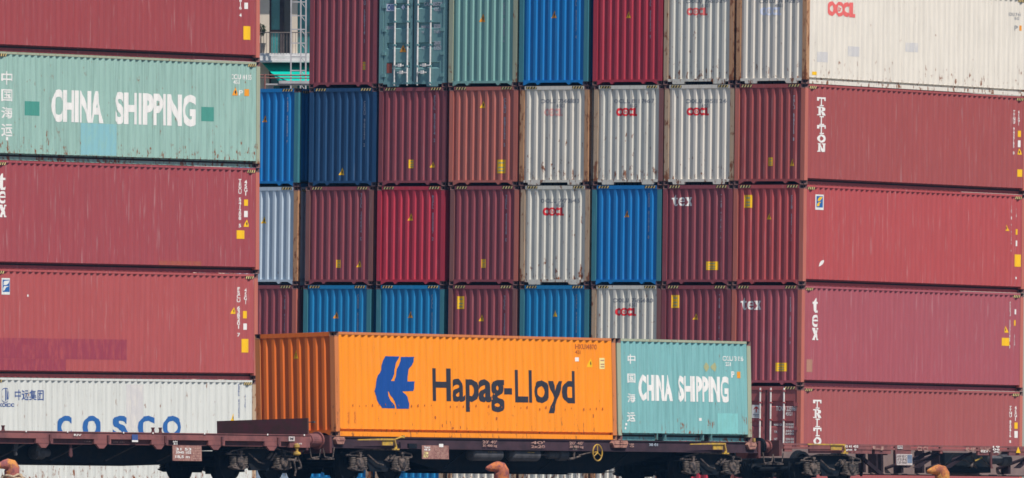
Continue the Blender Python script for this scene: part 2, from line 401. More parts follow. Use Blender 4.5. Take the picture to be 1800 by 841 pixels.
  ('e', 'text', 1.503, 1.769, 1.798, 1.836, 'MAX GR', 'white'),
  ('e', 'text', 1.897, 1.788, 2.193, 1.846, '32500', 'white'),
  ('e', 'text', 1.898, 1.706, 2.194, 1.772, '71650', 'white'),
  ('e', 'text', 1.506, 1.562, 1.624, 1.629, 'TR', 'white'),
  ('e', 'text', 1.9, 1.59, 2.195, 1.656, '3850', 'white'),
  ('e', 'text', 1.901, 1.507, 2.196, 1.573, '8490', 'white'),
  ('e', 'text', 1.508, 1.355, 1.626, 1.421, 'NET', 'white'),
  ('e', 'text', 1.903, 1.358, 2.198, 1.424, '28650', 'white'),
  ('e', 'text', 1.904, 1.275, 2.199, 1.341, '63160', 'white'),
 ],
 '11': [
  ('e', 'vserial', 1.912, 1.323, 1.983, 2.949, 'TRIU 568214 1', 'palelav'),
  ('e', 'label', 1.903, 0.527, 2.025, 0.764, 'yellow'),
 ],
 '13': [
  ('e', 'vserial', 1.896, 1.29, 1.969, 2.467, 'CCLU 918253 4', 'palelav'),
  ('e', 'tri', 1.076, 1.904, 1.297, 2.156, 'orange'),
 ],
 '14': [
  ('e', 'vserial', 1.948, 1.383, 2.019, 2.757, 'CAXU 975217 4', 'palelav'),
  ('e', 'tri', 1.112, 1.995, 1.323, 2.213, 'orange'),
 ],
 '15': [
  ('e', 'vserial', 1.955, 1.358, 2.026, 2.727, 'GESU 608352 9', 'palelav'),
  ('e', 'tri', 1.126, 1.968, 1.325, 2.168, 'yellow'),
  ('e', 'patch', 2.308, 1.121, 2.415, 1.538, 'palelav'),
  ('e', 'patch', 0.024, 1.845, 0.14, 2.431, 'tan'),
 ],
 '20': [
  ('e', 'vserial', 1.989, 1.278, 2.062, 2.654, 'TGHU 973285 7', 'palelav'),
  ('e', 'tri', 1.108, 1.929, 1.304, 2.133, 'orange'),
 ],
 '21': [
  ('e', 'vserial', 1.927, 1.178, 2.01, 2.532, 'CRXU 969245 2', 'palelav'),
  ('e', 'tri', 1.084, 0.335, 1.289, 0.555, 'yellow'),
 ],
 '22': [
  ('e', 'vserial', 1.936, 1.299, 2.018, 2.682, 'FCIU 892674 2', 'palelav'),
  ('e', 'tri', 1.845, 0.541, 2.027, 0.726, 'yellow'),
  ('e', 'label', 1.088, 0.527, 1.26, 0.78, 'yellow'),
 ],
 '23': [
  ('e', 'vserial', 1.909, 1.15, 1.99, 2.579, 'CLHU 887542 5', 'palelav'),
  ('e', 'tri', 1.081, 2.298, 1.282, 2.517, 'yellow'),
  ('e', 'label', 1.696, 0.361, 2.018, 0.764, 'yellow'),
 ],
 '31': [
  ('e', 'vserial', 1.945, 1.322, 2.027, 2.727, 'TCLU 122274 0', 'palelav'),
  ('e', 'tri', 1.853, 0.527, 2.037, 0.73, 'yellow'),
  ('e', 'label', 1.112, 0.51, 1.285, 0.747, 'yellow'),
 ],
 '32': [
  ('e', 'vserial', 1.937, 1.318, 2.019, 2.667, 'MEDU 805087 2', 'palelav'),
  ('e', 'tri', 1.09, 1.91, 1.293, 2.129, 'yellow'),
 ],
 '33': [
  ('e', 'vserial', 1.941, 1.28, 2.023, 2.658, 'TGHU 476298 0', 'palelav'),
  ('e', 'label', 1.12, 0.507, 1.29, 0.76, 'yellow'),
 ],
 '35': [
  ('e', 'vserial', 1.934, 1.356, 2.005, 2.691, 'CAXU 812743 8', 'palelav'),
  ('e', 'tri', 1.115, 1.992, 1.314, 2.193, 'orange'),
 ],
 '36': [
  ('e', 'vserial', 1.979, 1.353, 2.059, 2.65, 'TEXU 920582 6', 'palelav'),
  ('e', 'glyph', 0.294, 2.314, 0.521, 2.638, 't', 'white'),
  ('e', 'glyph', 0.539, 2.313, 0.767, 2.571, 'e', 'white'),
  ('e', 'glyph', 0.784, 2.312, 1.012, 2.57, 'x', 'white'),
  ('e', 'label', 1.534, 0.439, 1.93, 0.688, 'yellow'),
 ],
 '40': [
  ('e', 'vserial', 1.965, 1.256, 2.038, 2.615, 'TCLU 643581 2', 'palelav'),
 ],
 '41': [
  ('e', 'vserial', 1.909, 1.297, 1.982, 2.651, 'CAXU 612058 4', 'palelav'),
  ('e', 'tri', 1.076, 1.939, 1.281, 2.142, 'orange'),
 ],
 '42': [
  ('e', 'vserial', 1.946, 1.304, 2.028, 2.653, 'CAXU 675021 8', 'palelav'),
  ('e', 'tri', 1.119, 1.96, 1.322, 2.162, 'orange'),
 ],
 '43': [
  ('e', 'vserial', 1.942, 1.277, 2.024, 2.62, 'TCLU 117285 6', 'palelav'),
  ('e', 'tri', 1.082, 1.863, 1.263, 2.065, 'yellow'),
  ('e', 'label', 0.304, 2.223, 0.566, 2.602, 'yellow'),
 ],
 '44': [
  ('e', 'vserial', 1.947, 1.317, 2.018, 2.656, 'CAXU 940218 3', 'palelav'),
  ('e', 'tri', 1.151, 2.002, 1.331, 2.22, 'yellow'),
 ],
 '46': [
  ('e', 'vserial', 1.974, 1.33, 2.045, 2.66, 'TCLU 781205 4', 'palelav'),
  ('e', 'tri', 1.092, 1.927, 1.289, 2.11, 'yellow'),
  ('e', 'label', 0.34, 2.267, 0.606, 2.642, 'yellow'),
 ],
 '24': [
  ('e', 'text', 0.729, 2.418, 2.1, 2.544, 'OOLU 754688 0', 'grey'),
  ('e', 'text', 1.296, 2.288, 1.578, 2.397, '45G1', 'grey'),
  ('e', 'oocl', 0.856, 2.04, 1.5, 2.266, 'redfade'),
 ],
 '25': [
  ('e', 'text', 0.682, 2.4, 2.123, 2.525, 'OOLU 811746 7', 'grey'),
  ('e', 'text', 1.245, 2.271, 1.525, 2.379, '45G1', 'grey'),
  ('e', 'oocl', 0.787, 2.023, 1.527, 2.265, 'red'),
 ],
 '26': [
  ('e', 'text', 0.733, 2.383, 2.145, 2.508, 'OOLU 845112 4', 'grey'),
  ('e', 'text', 1.293, 2.254, 1.57, 2.362, '45G1', 'grey'),
  ('e', 'oocl', 0.778, 2.024, 1.553, 2.257, 'red'),
  ('e', 'patch', 0.011, 1.22, 0.108, 1.637, 'palegrey'),
  ('e', 'patch', 2.322, 1.042, 2.438, 1.507, 'palegrey'),
 ],
 '34': [
  ('e', 'text', 0.684, 2.418, 2.095, 2.544, 'OOLU 747364 5', 'grey'),
  ('e', 'text', 1.251, 2.291, 1.533, 2.4, '45G1', 'grey'),
  ('e', 'oocl', 0.79, 2.041, 1.535, 2.284, 'red'),
 ],
 '45': [
  ('e', 'text', 0.743, 2.423, 2.144, 2.548, 'OOLU 756248 0', 'grey'),
  ('e', 'text', 1.306, 2.298, 1.585, 2.407, '45G1', 'grey'),
  ('e', 'oocl', 0.829, 2.031, 1.568, 2.264, 'red'),
 ],
 '16': [
  ('e', 'text', 0.745, 2.379, 2.156, 2.496, 'OOLU 766132 9', 'grey'),
  ('e', 'text', 1.304, 2.248, 1.582, 2.357, '45G1', 'grey'),
  ('e', 'oocl', 0.789, 2.02, 1.505, 2.245, 'redpale'),
 ],
 '30': [
  ('e', 'tri', 1.092, 1.837, 1.299, 2.041, 'yellow'),
 ],
 '12': [
  ('e', 'sticker2', 0.234, 2.261, 0.53, 2.481, 'whiteblue'),
  ('e', 'diamond', 0.777, 2.289, 0.909, 2.458, 'whiteblue'),
  ('e', 'tri', 0.733, 1.039, 0.978, 1.259, 'orange'),
  ('e', 'rect', 0.271, 0.417, 0.463, 0.705, 'brick'),
  ('e', 'text', 1.595, 2.398, 2.35, 2.517, 'CAIU 805725 8', 'palelav'),
  ('e', 'text', 1.944, 2.243, 2.188, 2.361, '45G1', 'palelav'),
  ('e', 'text', 0.232, 1.72, 0.518, 1.821, 'LEASE', 'palelav'),
  ('e', 'text', 1.502, 1.741, 1.848, 1.825, 'MAX GR', 'palelav'),
  ('e', 'text', 1.951, 1.737, 2.195, 1.855, '32500', 'palelav'),
  ('e', 'text', 1.504, 1.589, 1.605, 1.657, 'TR', 'palelav'),
  ('e', 'text', 1.953, 1.585, 2.198, 1.686, '71650', 'palelav'),
  ('e', 'text', 1.51, 1.116, 1.673, 1.201, 'NET', 'palelav'),
  ('e', 'text', 1.958, 1.247, 2.202, 1.365, '28600', 'palelav'),
  ('e', 'text', 1.96, 1.095, 2.225, 1.23, '63050', 'palelav'),
 ],
 'O': [
  ('s', 'text', 4.151, 0.914, 10.407, 1.732, 'Hapag-Lloyd', 'ink', 'hl'),
  ('s', 'text', 10.446, 2.29, 11.357, 2.419, 'HLXU 348470', 'brown'),
  ('s', 'text', 10.442, 2.167, 10.696, 2.261, '42G1', 'brown'),
  ('s', 'rect', 10.437, 1.979, 10.552, 2.08, 'white'),
  ('s', 'tri', 10.95, 1.841, 11.206, 2.065, 'yellow'),
  ('s', 'label', 11.517, 1.798, 11.724, 2.08, 'cream'),
  ('s', 'vserial', 0.497, 0.329, 0.633, 0.61, '4510', 'ghost'),
  ('s', 'vserial', 0.762, 0.331, 0.934, 0.613, 'HLXU', 'ghost'),
  ('e', 'tri', 1.142, 1.952, 1.319, 2.177, 'yellow'),
 ],
 'G': [
  ('s', 'text', 0.481, 1.947, 0.823, 2.193, '中', 'white', 'c'),
  ('s', 'text', 0.467, 1.464, 0.809, 1.696, '国', 'white', 'c'),
  ('s', 'text', 0.452, 0.965, 0.794, 1.194, '海', 'white', 'c'),
  ('s', 'text', 0.437, 0.471, 0.78, 0.71, '运', 'white', 'c'),
  ('s', 'text', 0.983, 1.005, 2.479, 1.682, 'CHINA', 'white', 'b'),
  ('s', 'text', 2.738, 1.001, 5.05, 1.671, 'SHIPPING', 'white', 'b'),
  ('s', 'text', 4.825, 2.076, 5.741, 2.2, 'CCLU 7315 6', 'white'),
  ('s', 'text', 4.912, 1.942, 5.174, 2.04, '22G1', 'white'),
  ('s', 'text', 5.179, 1.648, 5.296, 1.809, 'P', 'white'),
  ('s', 'rect', 5.449, 1.636, 5.595, 1.802, 'orange'),
  ('s', 'patch', 4.548, 0.207, 5.455, 0.725, 'tealpale'),
  ('s', 'diamond', 3.948, 1.78, 4.159, 2.029, 'ochre'),
  ('s', 'diamond', 4.259, 1.784, 4.548, 2.032, 'ochre'),
  ('s', 'rect', 3.703, 0.521, 3.795, 0.594, 'white'),
  ('s', 'rect', 0.378, 0.376, 0.443, 0.434, 'white'),
  ('s', 'rect', 0.35, 0.274, 0.415, 0.332, 'white'),
 ],
}
# ------------------------------------------------------------------ container geometry (local: x length, y width, z up; visible end at -x, visible side at -y)
W = 2.438
POST_S, POST_E = 0.17, 0.145          # corner post width on the side and on the end
def side_bps(L):
    """corrugation break points along a side, measured from the -x corner: [(u, inset)]"""
    u0, u1 = POST_S+0.01, L-POST_S-0.01
    n = int((u1-u0-0.08)//0.278); s = (u1-u0-n*0.278)/2
    pts = [(u0, 0.0)]
    for i in range(n):
        a = u0+s+i*0.278+0.036
        pts += [(a, 0.0), (a+0.064, 0.036), (a+0.138, 0.036), (a+0.202, 0.0)]
    return pts+[(u1, 0.0)]
def end_bps():
    u0, u1 = POST_E+0.003, W-POST_E-0.003
    n = 8; p = (u1-u0)/(n+0.42); pts = [(u0, 0.045), (u0+0.07, 0.045)]
    a = u0+0.07
    # from the left: recess, short rise, outer face, bright return, recess ...
    for i in range(n):
        pts += [(a+0.030, 0.0), (a+0.112, 0.0), (a+0.150, 0.045)]
        a += p
        if i < n-1: pts += [(a, 0.045)]
    pts += [(u1, 0.045)]
    return pts
def inset(bps, u):
    if u <= bps[0][0]: return bps[0][1]*0
    for (a, h), (b, k) in zip(bps, bps[1:]):
        if u <= b: return h+(k-h)*(u-a)/max(b-a, 1e-6)
    return 0.0
FACE_S, FACE_E = 0.006, 0.008         # outer skin set back from the post face
Z0 = 0.165                            # foot of the end wall
ZS = 0.198                            # foot of the side wall
_mc = {}
def cached(key, fn):
    if key not in _mc: _mc[key] = fn()
    return _mc[key]
def sheet_mesh(name, pts, z0, z1):
    mb = MB(); lo = [mb.V((x, y, z0)) for x, y in pts]; hi = [mb.V((x, y, z1)) for x, y in pts]
    for i in range(len(pts)-1): mb.bm.faces.new((lo[i], lo[i+1], hi[i+1], hi[i]))
    me = bpy.data.meshes.new(name); mb.bm.to_mesh(me); mb.bm.free(); return me
def side_panel_mesh(L, H, s):
    bps = side_bps(L)
    if s < 0: pts = [(-L/2+u, -W/2+FACE_S+h) for u, h in bps]
    else: pts = [(L/2-u, W/2-FACE_S-h) for u, h in bps]
    return sheet_mesh('side_panel', pts, ZS-0.01, H-0.062)
def end_panel_mesh(L, H):
    # a runs from the left post as seen from outside: y = W/2 - a
    return sheet_mesh('front_wall', [(-L/2+FACE_E+h, W/2-a) for a, h in end_bps()], Z0-0.005, H-0.11)
def casting_mesh():
    mb = MB(); lx, ly, lz = 0.178/2, 0.162/2, 0.118/2
    mb.box(-lx, lx, -ly, ly, 0, lz*2)
    bm = mb.bm; bmesh.ops.recalc_face_normals(bm, faces=bm.faces)
    for f in list(bm.faces):
        if abs(f.normal.z) > .5: continue
        n = f.normal.copy()
        r = bmesh.ops.inset_individual(bm, faces=[f], thickness=0.036)
        for v in f.verts: v.co -= n*0.035
        f.material_index = 1
        c = f.calc_center_median()
        for v in f.verts:
            d = v.co-c; v.co = c+Vector((d.x*0.62, d.y*0.62, d.z*1.0))
    me = bpy.data.meshes.new('corner_casting'); bm.to_mesh(me); bm.free()
    return me
def bottom_rail_mesh(L, style, s, pockets=()):
    mb = MB(); xa, xb = -L/2+0.17, L/2-0.17
    o = -W/2
    segs = []; x = xa
    for a, b in pockets: segs.append((x, a)); x = b
    segs.append((x, xb))
    Y = lambda a, b: (o+a, o+b) if s < 0 else (-o-b, -o-a)
    for a, b in segs:
        if style == 'channel':
            mb.box(a, b, *Y(0.150, 0.158), 0.004, ZS-0.012); mb.box(a, b, *Y(0.118, 0.150), 0.004, 0.016)
        else:
            mb.box(a, b, *Y(0.014, 0.06), 0.006, 0.122); mb.box(a, b, *Y(0.10, 0.11), 0.112, ZS-0.012)
    mb.box(xa, xb, *Y(0.030, 0.16), ZS-0.012, ZS-0.004)
    for a, b in pockets: mb.box(a-0.012, a, *Y(0.025, 0.5), 0.02, ZS-0.02); mb.box(b, b+0.012, *Y(0.025, 0.5), 0.02, ZS-0.02)
    return mb.mesh('bottom_side_rail')
def sill_mesh(L, style):
    mb = MB(); x0, x1 = -L/2+0.004, -L/2+0.09
    e = W/2-0.150
    if style == 'gusset':
        out = [(-e, Z0-0.002), (-e, 0.012), (-e+0.03, 0.012), (-e+0.19, 0.092), (-0.63, 0.092), (-0.57, 0.03), (-0.53, 0.03), (-0.47, 0.092),
               (0.47, 0.092), (0.53, 0.03), (0.57, 0.03), (0.63, 0.092), (e-0.19, 0.092), (e-0.03, 0.012), (e, 0.012), (e, Z0-0.002)]
        mb.prism(out, 'x', x0, x1)
    else:
        out = [(-e, Z0-0.002), (-e, 0.085), (-e+0.15, 0.085), (-e+0.17, 0.012), (-e+0.56, 0.012), (-e+0.58, 0.085),
               (e-0.58, 0.085), (e-0.56, 0.012), (e-0.17, 0.012), (e-0.15, 0.085), (e, 0.085), (e, Z0-0.002)]
        mb.prism(out, 'x', x0, x1)
    return mb.mesh('end_sill')
def hazard_mesh(face):
    """black strip with slanted yellow bars, 0.34 m long; local origin at its middle"""
    mb = MB(); l, h = 0.19, 0.038
    def quad(pts, d, mi):
        v = [mb.V((p[0], -d, p[1]) if face == 's' else (-d, -p[0], p[1])) for p in pts]
        mb.bm.faces.new(v).material_index = mi
    quad([(-l, -h), (l, -h), (l, h), (-l, h)], 0, 0)
    for i in range(4):
        a = -l+0.012+i*0.097
        quad([(a, -h), (a+0.042, -h), (a+0.082, h), (a+0.040, h)], 0.003, 1)
    me = bpy.data.meshes.new('hazard_stripe'); mb.bm.to_mesh(me); mb.bm.free()
    me.materials.append(MM('black')); me.materials.append(plain('hazard_yellow', (.78, .60, .26), .6, .25)); return me
def box_mesh(name, *a):
    return MB().box(*a).mesh(name)

# ------------------------------------------------------------------ markings that follow the corrugation
_tc = {}
def text_polys(body, style):
    k = (body, style)
    if k in _tc: return _tc[k]
    cu = bpy.data.curves.new('t', 'FONT'); cu.body = body; cu.size = 1.0; cu.resolution_u = 4
    if style == 'b': cu.offset = 0.042
    if style == 'c': cu.offset = 0.014
    if style == 'hl': cu.offset = 0.024
    if style == 'v': cu.align_x = 'CENTER'; cu.space_line = 0.78; cu.offset = 0.025
    if style == 'm': cu.offset = 0.02
    o = bpy.data.objects.new('t', cu); COL.objects.link(o)
    dg = bpy.context.evaluated_depsgraph_get()
    me = bpy.data.meshes.new_from_object(o.evaluated_get(dg))
    vs_ = [tuple(v.co[:2]) for v in me.vertices]; fs = [tuple(p.vertices) for p in me.polygons]
    bpy.data.objects.remove(o); bpy.data.curves.remove(cu); bpy.data.meshes.remove(me)
    _tc[k] = (vs_, fs); return _tc[k]
def ring(cx, cy, rx, ry, t, a0=0, a1=360, n=28):
    """polygons of an elliptical band of thickness t (fraction of the radius)"""
    out = []
    for i in range(n):
        p, q = math.radians(a0+(a1-a0)*i/n), math.radians(a0+(a1-a0)*(i+1)/n); k = 1-t
        out.append([(cx+rx*math.cos(p), cy+ry*math.sin(p)), (cx+rx*math.cos(q), cy+ry*math.sin(q)), (cx+rx*k*math.cos(q), cy+ry*k*math.sin(q)), (cx+rx*k*math.cos(p), cy+ry*k*math.sin(p))])
    return out
def ell(cx, cy, rx, ry, n=14, rot=0):
    c, s = math.cos(rot), math.sin(rot)
    return [(cx+rx*math.cos(2*math.pi*i/n)*c-ry*math.sin(2*math.pi*i/n)*s, cy+rx*math.cos(2*math.pi*i/n)*s+ry*math.sin(2*math.pi*i/n)*c) for i in range(n)]
R4 = lambda a, b, c, d: [(a, b), (c, b), (c, d), (a, d)]
GLYPH = {   # slab letters in a unit square, as overlapping strokes
 'T': [R4(0, .82, 1, 1), R4(0, .60, .16, .82), R4(.84, .60, 1, .82), R4(.36, .1, .64, .82), R4(.2, 0, .8, .12)],
 'R': [R4(.12, .1, .38, .9), R4(.0, .86, .72, 1), [(.66, .98), (.9, .88), (.95, .72), (.9, .56), (.66, .46), (.6, .58), (.68, .72), (.6, .86)], R4(.38, .44, .68, .57), [(.5, .45), (.76, .45), (1, 0), (.72, 0)], R4(0, 0, .5, .12)],
 'I': [R4(.2, .86, .8, 1), R4(.36, .1, .64, .88), R4(.18, 0, .82, .12)],
 'O': ring(.5, .5, .5, .5, .46),
 'N': [R4(.08, .1, .28, .9), R4(0, 0, .38, .12), R4(.72, .1, .92, .9), R4(.6, .88, 1, 1), [(0, 1), (.36, 1), (.92, 0), (.64, 0)]],
 't': [[(.2, .66), (.5, 1), (.58, 1), (.58, .14), (.3, .14)], R4(.02, .60, .96, .74), [(.3, .16), (.42, 0), (.8, 0), (.98, .14), (.9, .26), (.7, .14), (.56, .16)]],
 'e': ring(.5, .5, .5, .5, .44, 18, 325, 24)+[R4(.2, .46, .97, .60)],
 'x': [[(.06, .96), (.38, .96), (.96, .04), (.62, .04)], [(.66, .96), (.86, .96), (.36, .04), (.14, .04)], R4(0, .88, .44, 1), R4(.58, .88, 1, 1), R4(0, 0, .42, .12), R4(.56, 0, 1, .12)],
}
def fit(polys, x0, z0, x1, z1):
    return [[(x0+p[0]*(x1-x0), z0+p[1]*(z1-z0)) for p in poly] for poly in polys]
def mark_layers(kind, x0, z0, x1, z1, args):
    """-> [(polys, colour key, layer)]"""
    col = args[-1] if kind not in ('text',) else args[1]
    w, h = x1-x0, z1-z0
    if kind in ('rect', 'patch'): return [([R4(x0, z0, x1, z1)], col, 0 if kind == 'rect' else -1.2)]
    if kind == 'label':
        L = [([R4(x0, z0, x1, z1)], col, 0)]
        return L+[([R4(x0+w*.2, z0+h*f, x0+w*.8, z0+h*(f+.1)) for f in (.15, .38, .72)], 'ochre' if col != 'cream' else 'tan', 1)]
    if kind == 'tri':
        return [([[(x0, z0), (x1, z0), ((x0+x1)/2, z1)]], col, 0), ([[(x0+w*.44, z0+h*.62), (x0+w*.56, z0+h*.62), (x0+w*.6, z0+h*.36), (x0+w*.5, z0+h*.14), (x0+w*.4, z0+h*.4)]], 'black', 1)]
    if kind == 'diamond': return [([[(x0+w/2, z0), (x1, z0+h/2), (x0+w/2, z1), (x0, z0+h/2)]], col, 0)]
    if kind == 'scratch': return [([[(x0, z0), (x0+w*.35, z0+h*.1), (x1, z0+h*.75), (x1*.9+x0*.1, z1), (x0+w*.5, z0+h*.9), (x0+w*.2, z0+h*.5)]], col, 0)]
    if kind == 'glyph': return [([p], col, i*0.35) for i, p in enumerate(fit(GLYPH[args[0]], x0, z0, x1, z1))] if args[0] not in 'Oe' else [(fit(GLYPH[args[0]], x0, z0, x1, z1)[:24 if args[0] == 'e' else 28], col, 0)]+[([p], col, .35) for p in fit(GLYPH[args[0]], x0, z0, x1, z1)[24:] if args[0] == 'e']
    if kind == 'oocl':
        f = lambda ps: fit(ps, x0, z0, x1, z1)
        pale = 'white'
        L = [(f(ring(.15, .5, .155, .5, .56)), col, 0), (f(ring(.42, .5, .165, .5, .46)), col, .5), (f(ring(.69, .5, .150, .5, .58, 38, 322, 22)), col, 1)]
        L += [([p], col, 1.5+i*.3) for i, p in enumerate(f([R4(.79, 0, .89, 1), R4(.79, 0, 1, .24)]))]
        L += [(f([ell(.42+.036*math.cos(a), .5+.11*math.sin(a), .018, .06, 8) for a in (math.radians(90+72*i) for i in range(5))]), col, 2.6)]
        return L
    if kind == 'sail':
        f = lambda ps: fit(ps, x0, z0, x1, z1)
        return [(f(ring(.5, .5, .5, .5, .10)), col, 0), (f([[(.46, .12), (.54, .12), (.54, .98), (.46, .98)], [(.6, .2), (.92, .24), (.60, .9)]]), col, .5)]
    if kind == 'sticker':
        f = lambda ps: fit(ps, x0, z0, x1, z1)
        sw = [[(.14, .22), (.44, .26), (.60, .44), (.82, .52), (.30, .50), (.16, .40)], [(.18, .56), (.60, .58), (.78, .70), (.88, .86), (.40, .82), (.22, .72)]]
        return [([R4(x0, z0, x1, z1)], 'pale', 0), (f([R4(.10, .16, .90, .90)]), 'blue', 1), (f(sw), col, 2)]
    if kind == 'sticker2':
        f = lambda ps: fit(ps, x0, z0, x1, z1)
        return [([R4(x0, z0, x1, z1)], 'whiteblue', 0), (f(ring(.34, .5, .2, .34, .45)+[R4(.62, .16, .72, .84), R4(.78, .16, .88, .84)]), 'blue', 1)]
    if kind == 'logo':
        f = lambda ps: fit(ps, x0, z0, x1, z1)
        arc = [[(.15, .62), (.3, .80), (.5, .88), (.7, .80), (.85, .62), (.66, .70), (.56, .72), (.56, .42), (.44, .42), (.44, .72), (.34, .70)]]
        return [([R4(x0, z0, x1, z1)], 'white', 0), (f(arc), 'logored', 1), (f([R4(.12, .22, .88, .28), R4(.2, .12, .8, .17)]), 'grey', 1)]
    raise ValueError(kind)
PART_NAME = {'text': 'lettering', 'glyph': 'lettering', 'oocl': 'lettering', 'vserial': 'serial_number', 'rect': 'marking_label', 'patch': 'repaint_patch', 'label': 'size_label', 'tri': 'warning_triangle', 'diamond': 'diamond_mark', 'scratch': 'paint_scrape', 'sail': 'shipping_emblem', 'sticker': 'owner_sticker', 'sticker2': 'owner_sticker', 'logo': 'owner_sticker'}
def wrap_mesh(bm, face, L, bps, flat=None):
    """bend a flat (u, layer, v) mesh onto the wall: u is cut at every corrugation crease first"""
    us = [v.co.x for v in bm.verts]; lo, hi = min(us), max(us)
    if flat is None:
        for u, _ in bps:
            if lo+1e-4 < u < hi-1e-4:
                bmesh.ops.bisect_plane(bm, geom=list(bm.verts)+list(bm.edges)+list(bm.faces), dist=1e-6, plane_co=(u, 0, 0), plane_no=(1, 0, 0))
    for v in bm.verts:
        u, lay, z = v.co
        d = (inset(bps, u) if flat is None else flat) - 0.004 - lay*0.0016
        v.co = (-L/2+u, -W/2+FACE_S+d, z) if face == 's' else (-L/2+FACE_E+d, W/2-u, z)
def add_mark(root, mark, L, flat=None):
    face, kind, x0, z0, x1, z1 = mark[:6]; args = mark[6:]
    bps = side_bps(L) if face == 's' else end_bps()
    bm = bmesh.new(); cols = []
    def slot(c):
        if c not in cols: cols.append(c)
        return cols.index(c)
    if kind in ('text', 'vserial'):
        style = args[2] if len(args) > 2 else ('v' if kind == 'vserial' else 'm')
        body = args[0] if kind == 'text' else '\n'.join(args[0])
        vs_, fs = text_polys(body, style)
        ax, bx = min(v[0] for v in vs_), max(v[0] for v in vs_); az, bz = min(v[1] for v in vs_), max(v[1] for v in vs_)
        if style == 'hl':
            cap = text_polys('H', style)[0]; az, bz = min(v[1] for v in cap), max(v[1] for v in cap)
        mi = slot(args[1])
        V = [bm.verts.new((x0+(x-ax)/(bx-ax)*(x1-x0), 0, z0+(z-az)/(bz-az)*(z1-z0))) for x, z in vs_]
        for f in fs:
            try: bm.faces.new([V[i] for i in f]).material_index = mi
            except ValueError: pass
    elif kind == 'poly':
        mi = slot(args[1]); f = bm.faces.new([bm.verts.new((x, 0, z)) for x, z in args[0]]); f.material_index = mi; f.normal_update()
        bmesh.ops.triangulate(bm, faces=list(bm.faces))
    else:
        for polys, c, lay in mark_layers(kind, x0, z0, x1, z1, args):
            mi = slot(c)
            for p in polys: bm.faces.new([bm.verts.new((x, lay, z)) for x, z in p]).material_index = mi
    wrap_mesh(bm, face, L, bps, flat)
    bm.normal_update()
    want = Vector((0, -1, 0)) if face == 's' else Vector((-1, 0, 0))
    for f in bm.faces:
        if f.normal.dot(want) < 0: f.normal_flip()
    nm = PART_NAME.get(kind, 'emblem')
    me = bpy.data.meshes.new(nm); bm.to_mesh(me); bm.free()
    for c in cols: me.materials.append(MM(c))
    return link(nm, me, root)

# ------------------------------------------------------------------ a container
def frame_matrix(fr, origin):
    d, w, z = (Vector(v) for v in FRAME[fr]); o = Vector(origin)
    M = Matrix.Identity(4)
    for i in range(3): M[i][0], M[i][1], M[i][2], M[i][3] = d[i], w[i], z[i], o[i]
    return M
def door_end(root, L, H, mat):
    """double cargo doors with ribbed leaves, lock rods, handles and hinges on the visible end"""
    x = -L/2; zb, zt = Z0-0.01, H-0.115; gap = 0.012
    for s in (1, -1):
        ya, yb = s*(W/2-POST_E-0.02), s*gap
        lo, hi = min(ya, yb), max(ya, yb)
        prof = [(zb, 0.0)]
        n = 4; zz = [zb+0.20+(zt-zb-0.30)*(i+0.5)/n for i in range(n)]
        for c in zz: prof += [(c-0.10, 0.0), (c-0.055, 0.05), (c+0.055, 0.05), (c+0.085, 0.0)]
        prof += [(zt, 0.0)]
        mb = MB(); m0, m1 = lo+0.10, hi-0.10
        A = [mb.V((x+0.022+h, m0, z)) for z, h in prof]; B = [mb.V((x+0.022+h, m1, z)) for z, h in prof]
        for i in range(len(prof)-1): mb.bm.faces.new((A[i], B[i], B[i+1], A[i+1]))
        mb.box(x+0.020, x+0.066, lo, m0+0.002, zb, zt); mb.box(x+0.020, x+0.066, m1-0.002, hi, zb, zt)
        leaf = mb.build('door', mat, root)
        for dy in (0.17, 0.63):
            y = s*(gap+dy)
            link('lock_rod', MB().tube((x-0.022, y, 0.05), (x-0.022, y, H-0.05), 0.026, 10).mesh('lock_rod'), leaf).data.materials.append(ROD)
            for z in (0.12, 0.62, 1.25, 1.95, 2.45, H-0.14): MB().box(x-0.050, x+0.02, y-0.038, y+0.042, z-0.022, z+0.022).build('rod_bracket', mat, leaf)
            zc, q = (0.64, -s) if dy > .5 else (0.43, s)
            mb = MB(); mb.box(x-0.062, x-0.04, min(y, y+q*0.34), max(y, y+q*0.34), zc-0.02, zc+0.02); mb.box(x-0.075, x-0.02, y+q*0.20-0.05, y+q*0.20+0.05, zc-0.045, zc+0.055)
            mb.build('handle', ROD, leaf)
        for z in (0.35, 1.0, 1.7, 2.4): MB().box(x-0.012, x+0.03, min(s*(W/2-0.10), s*(W/2-0.24)), max(s*(W/2-0.10), s*(W/2-0.24)), z-0.05, z+0.05).build('hinge', mat, leaf)
    MB().box(x+0.012, x+0.03, -0.014, 0.014, zb, zt).build('door_gasket', UNDER, root)
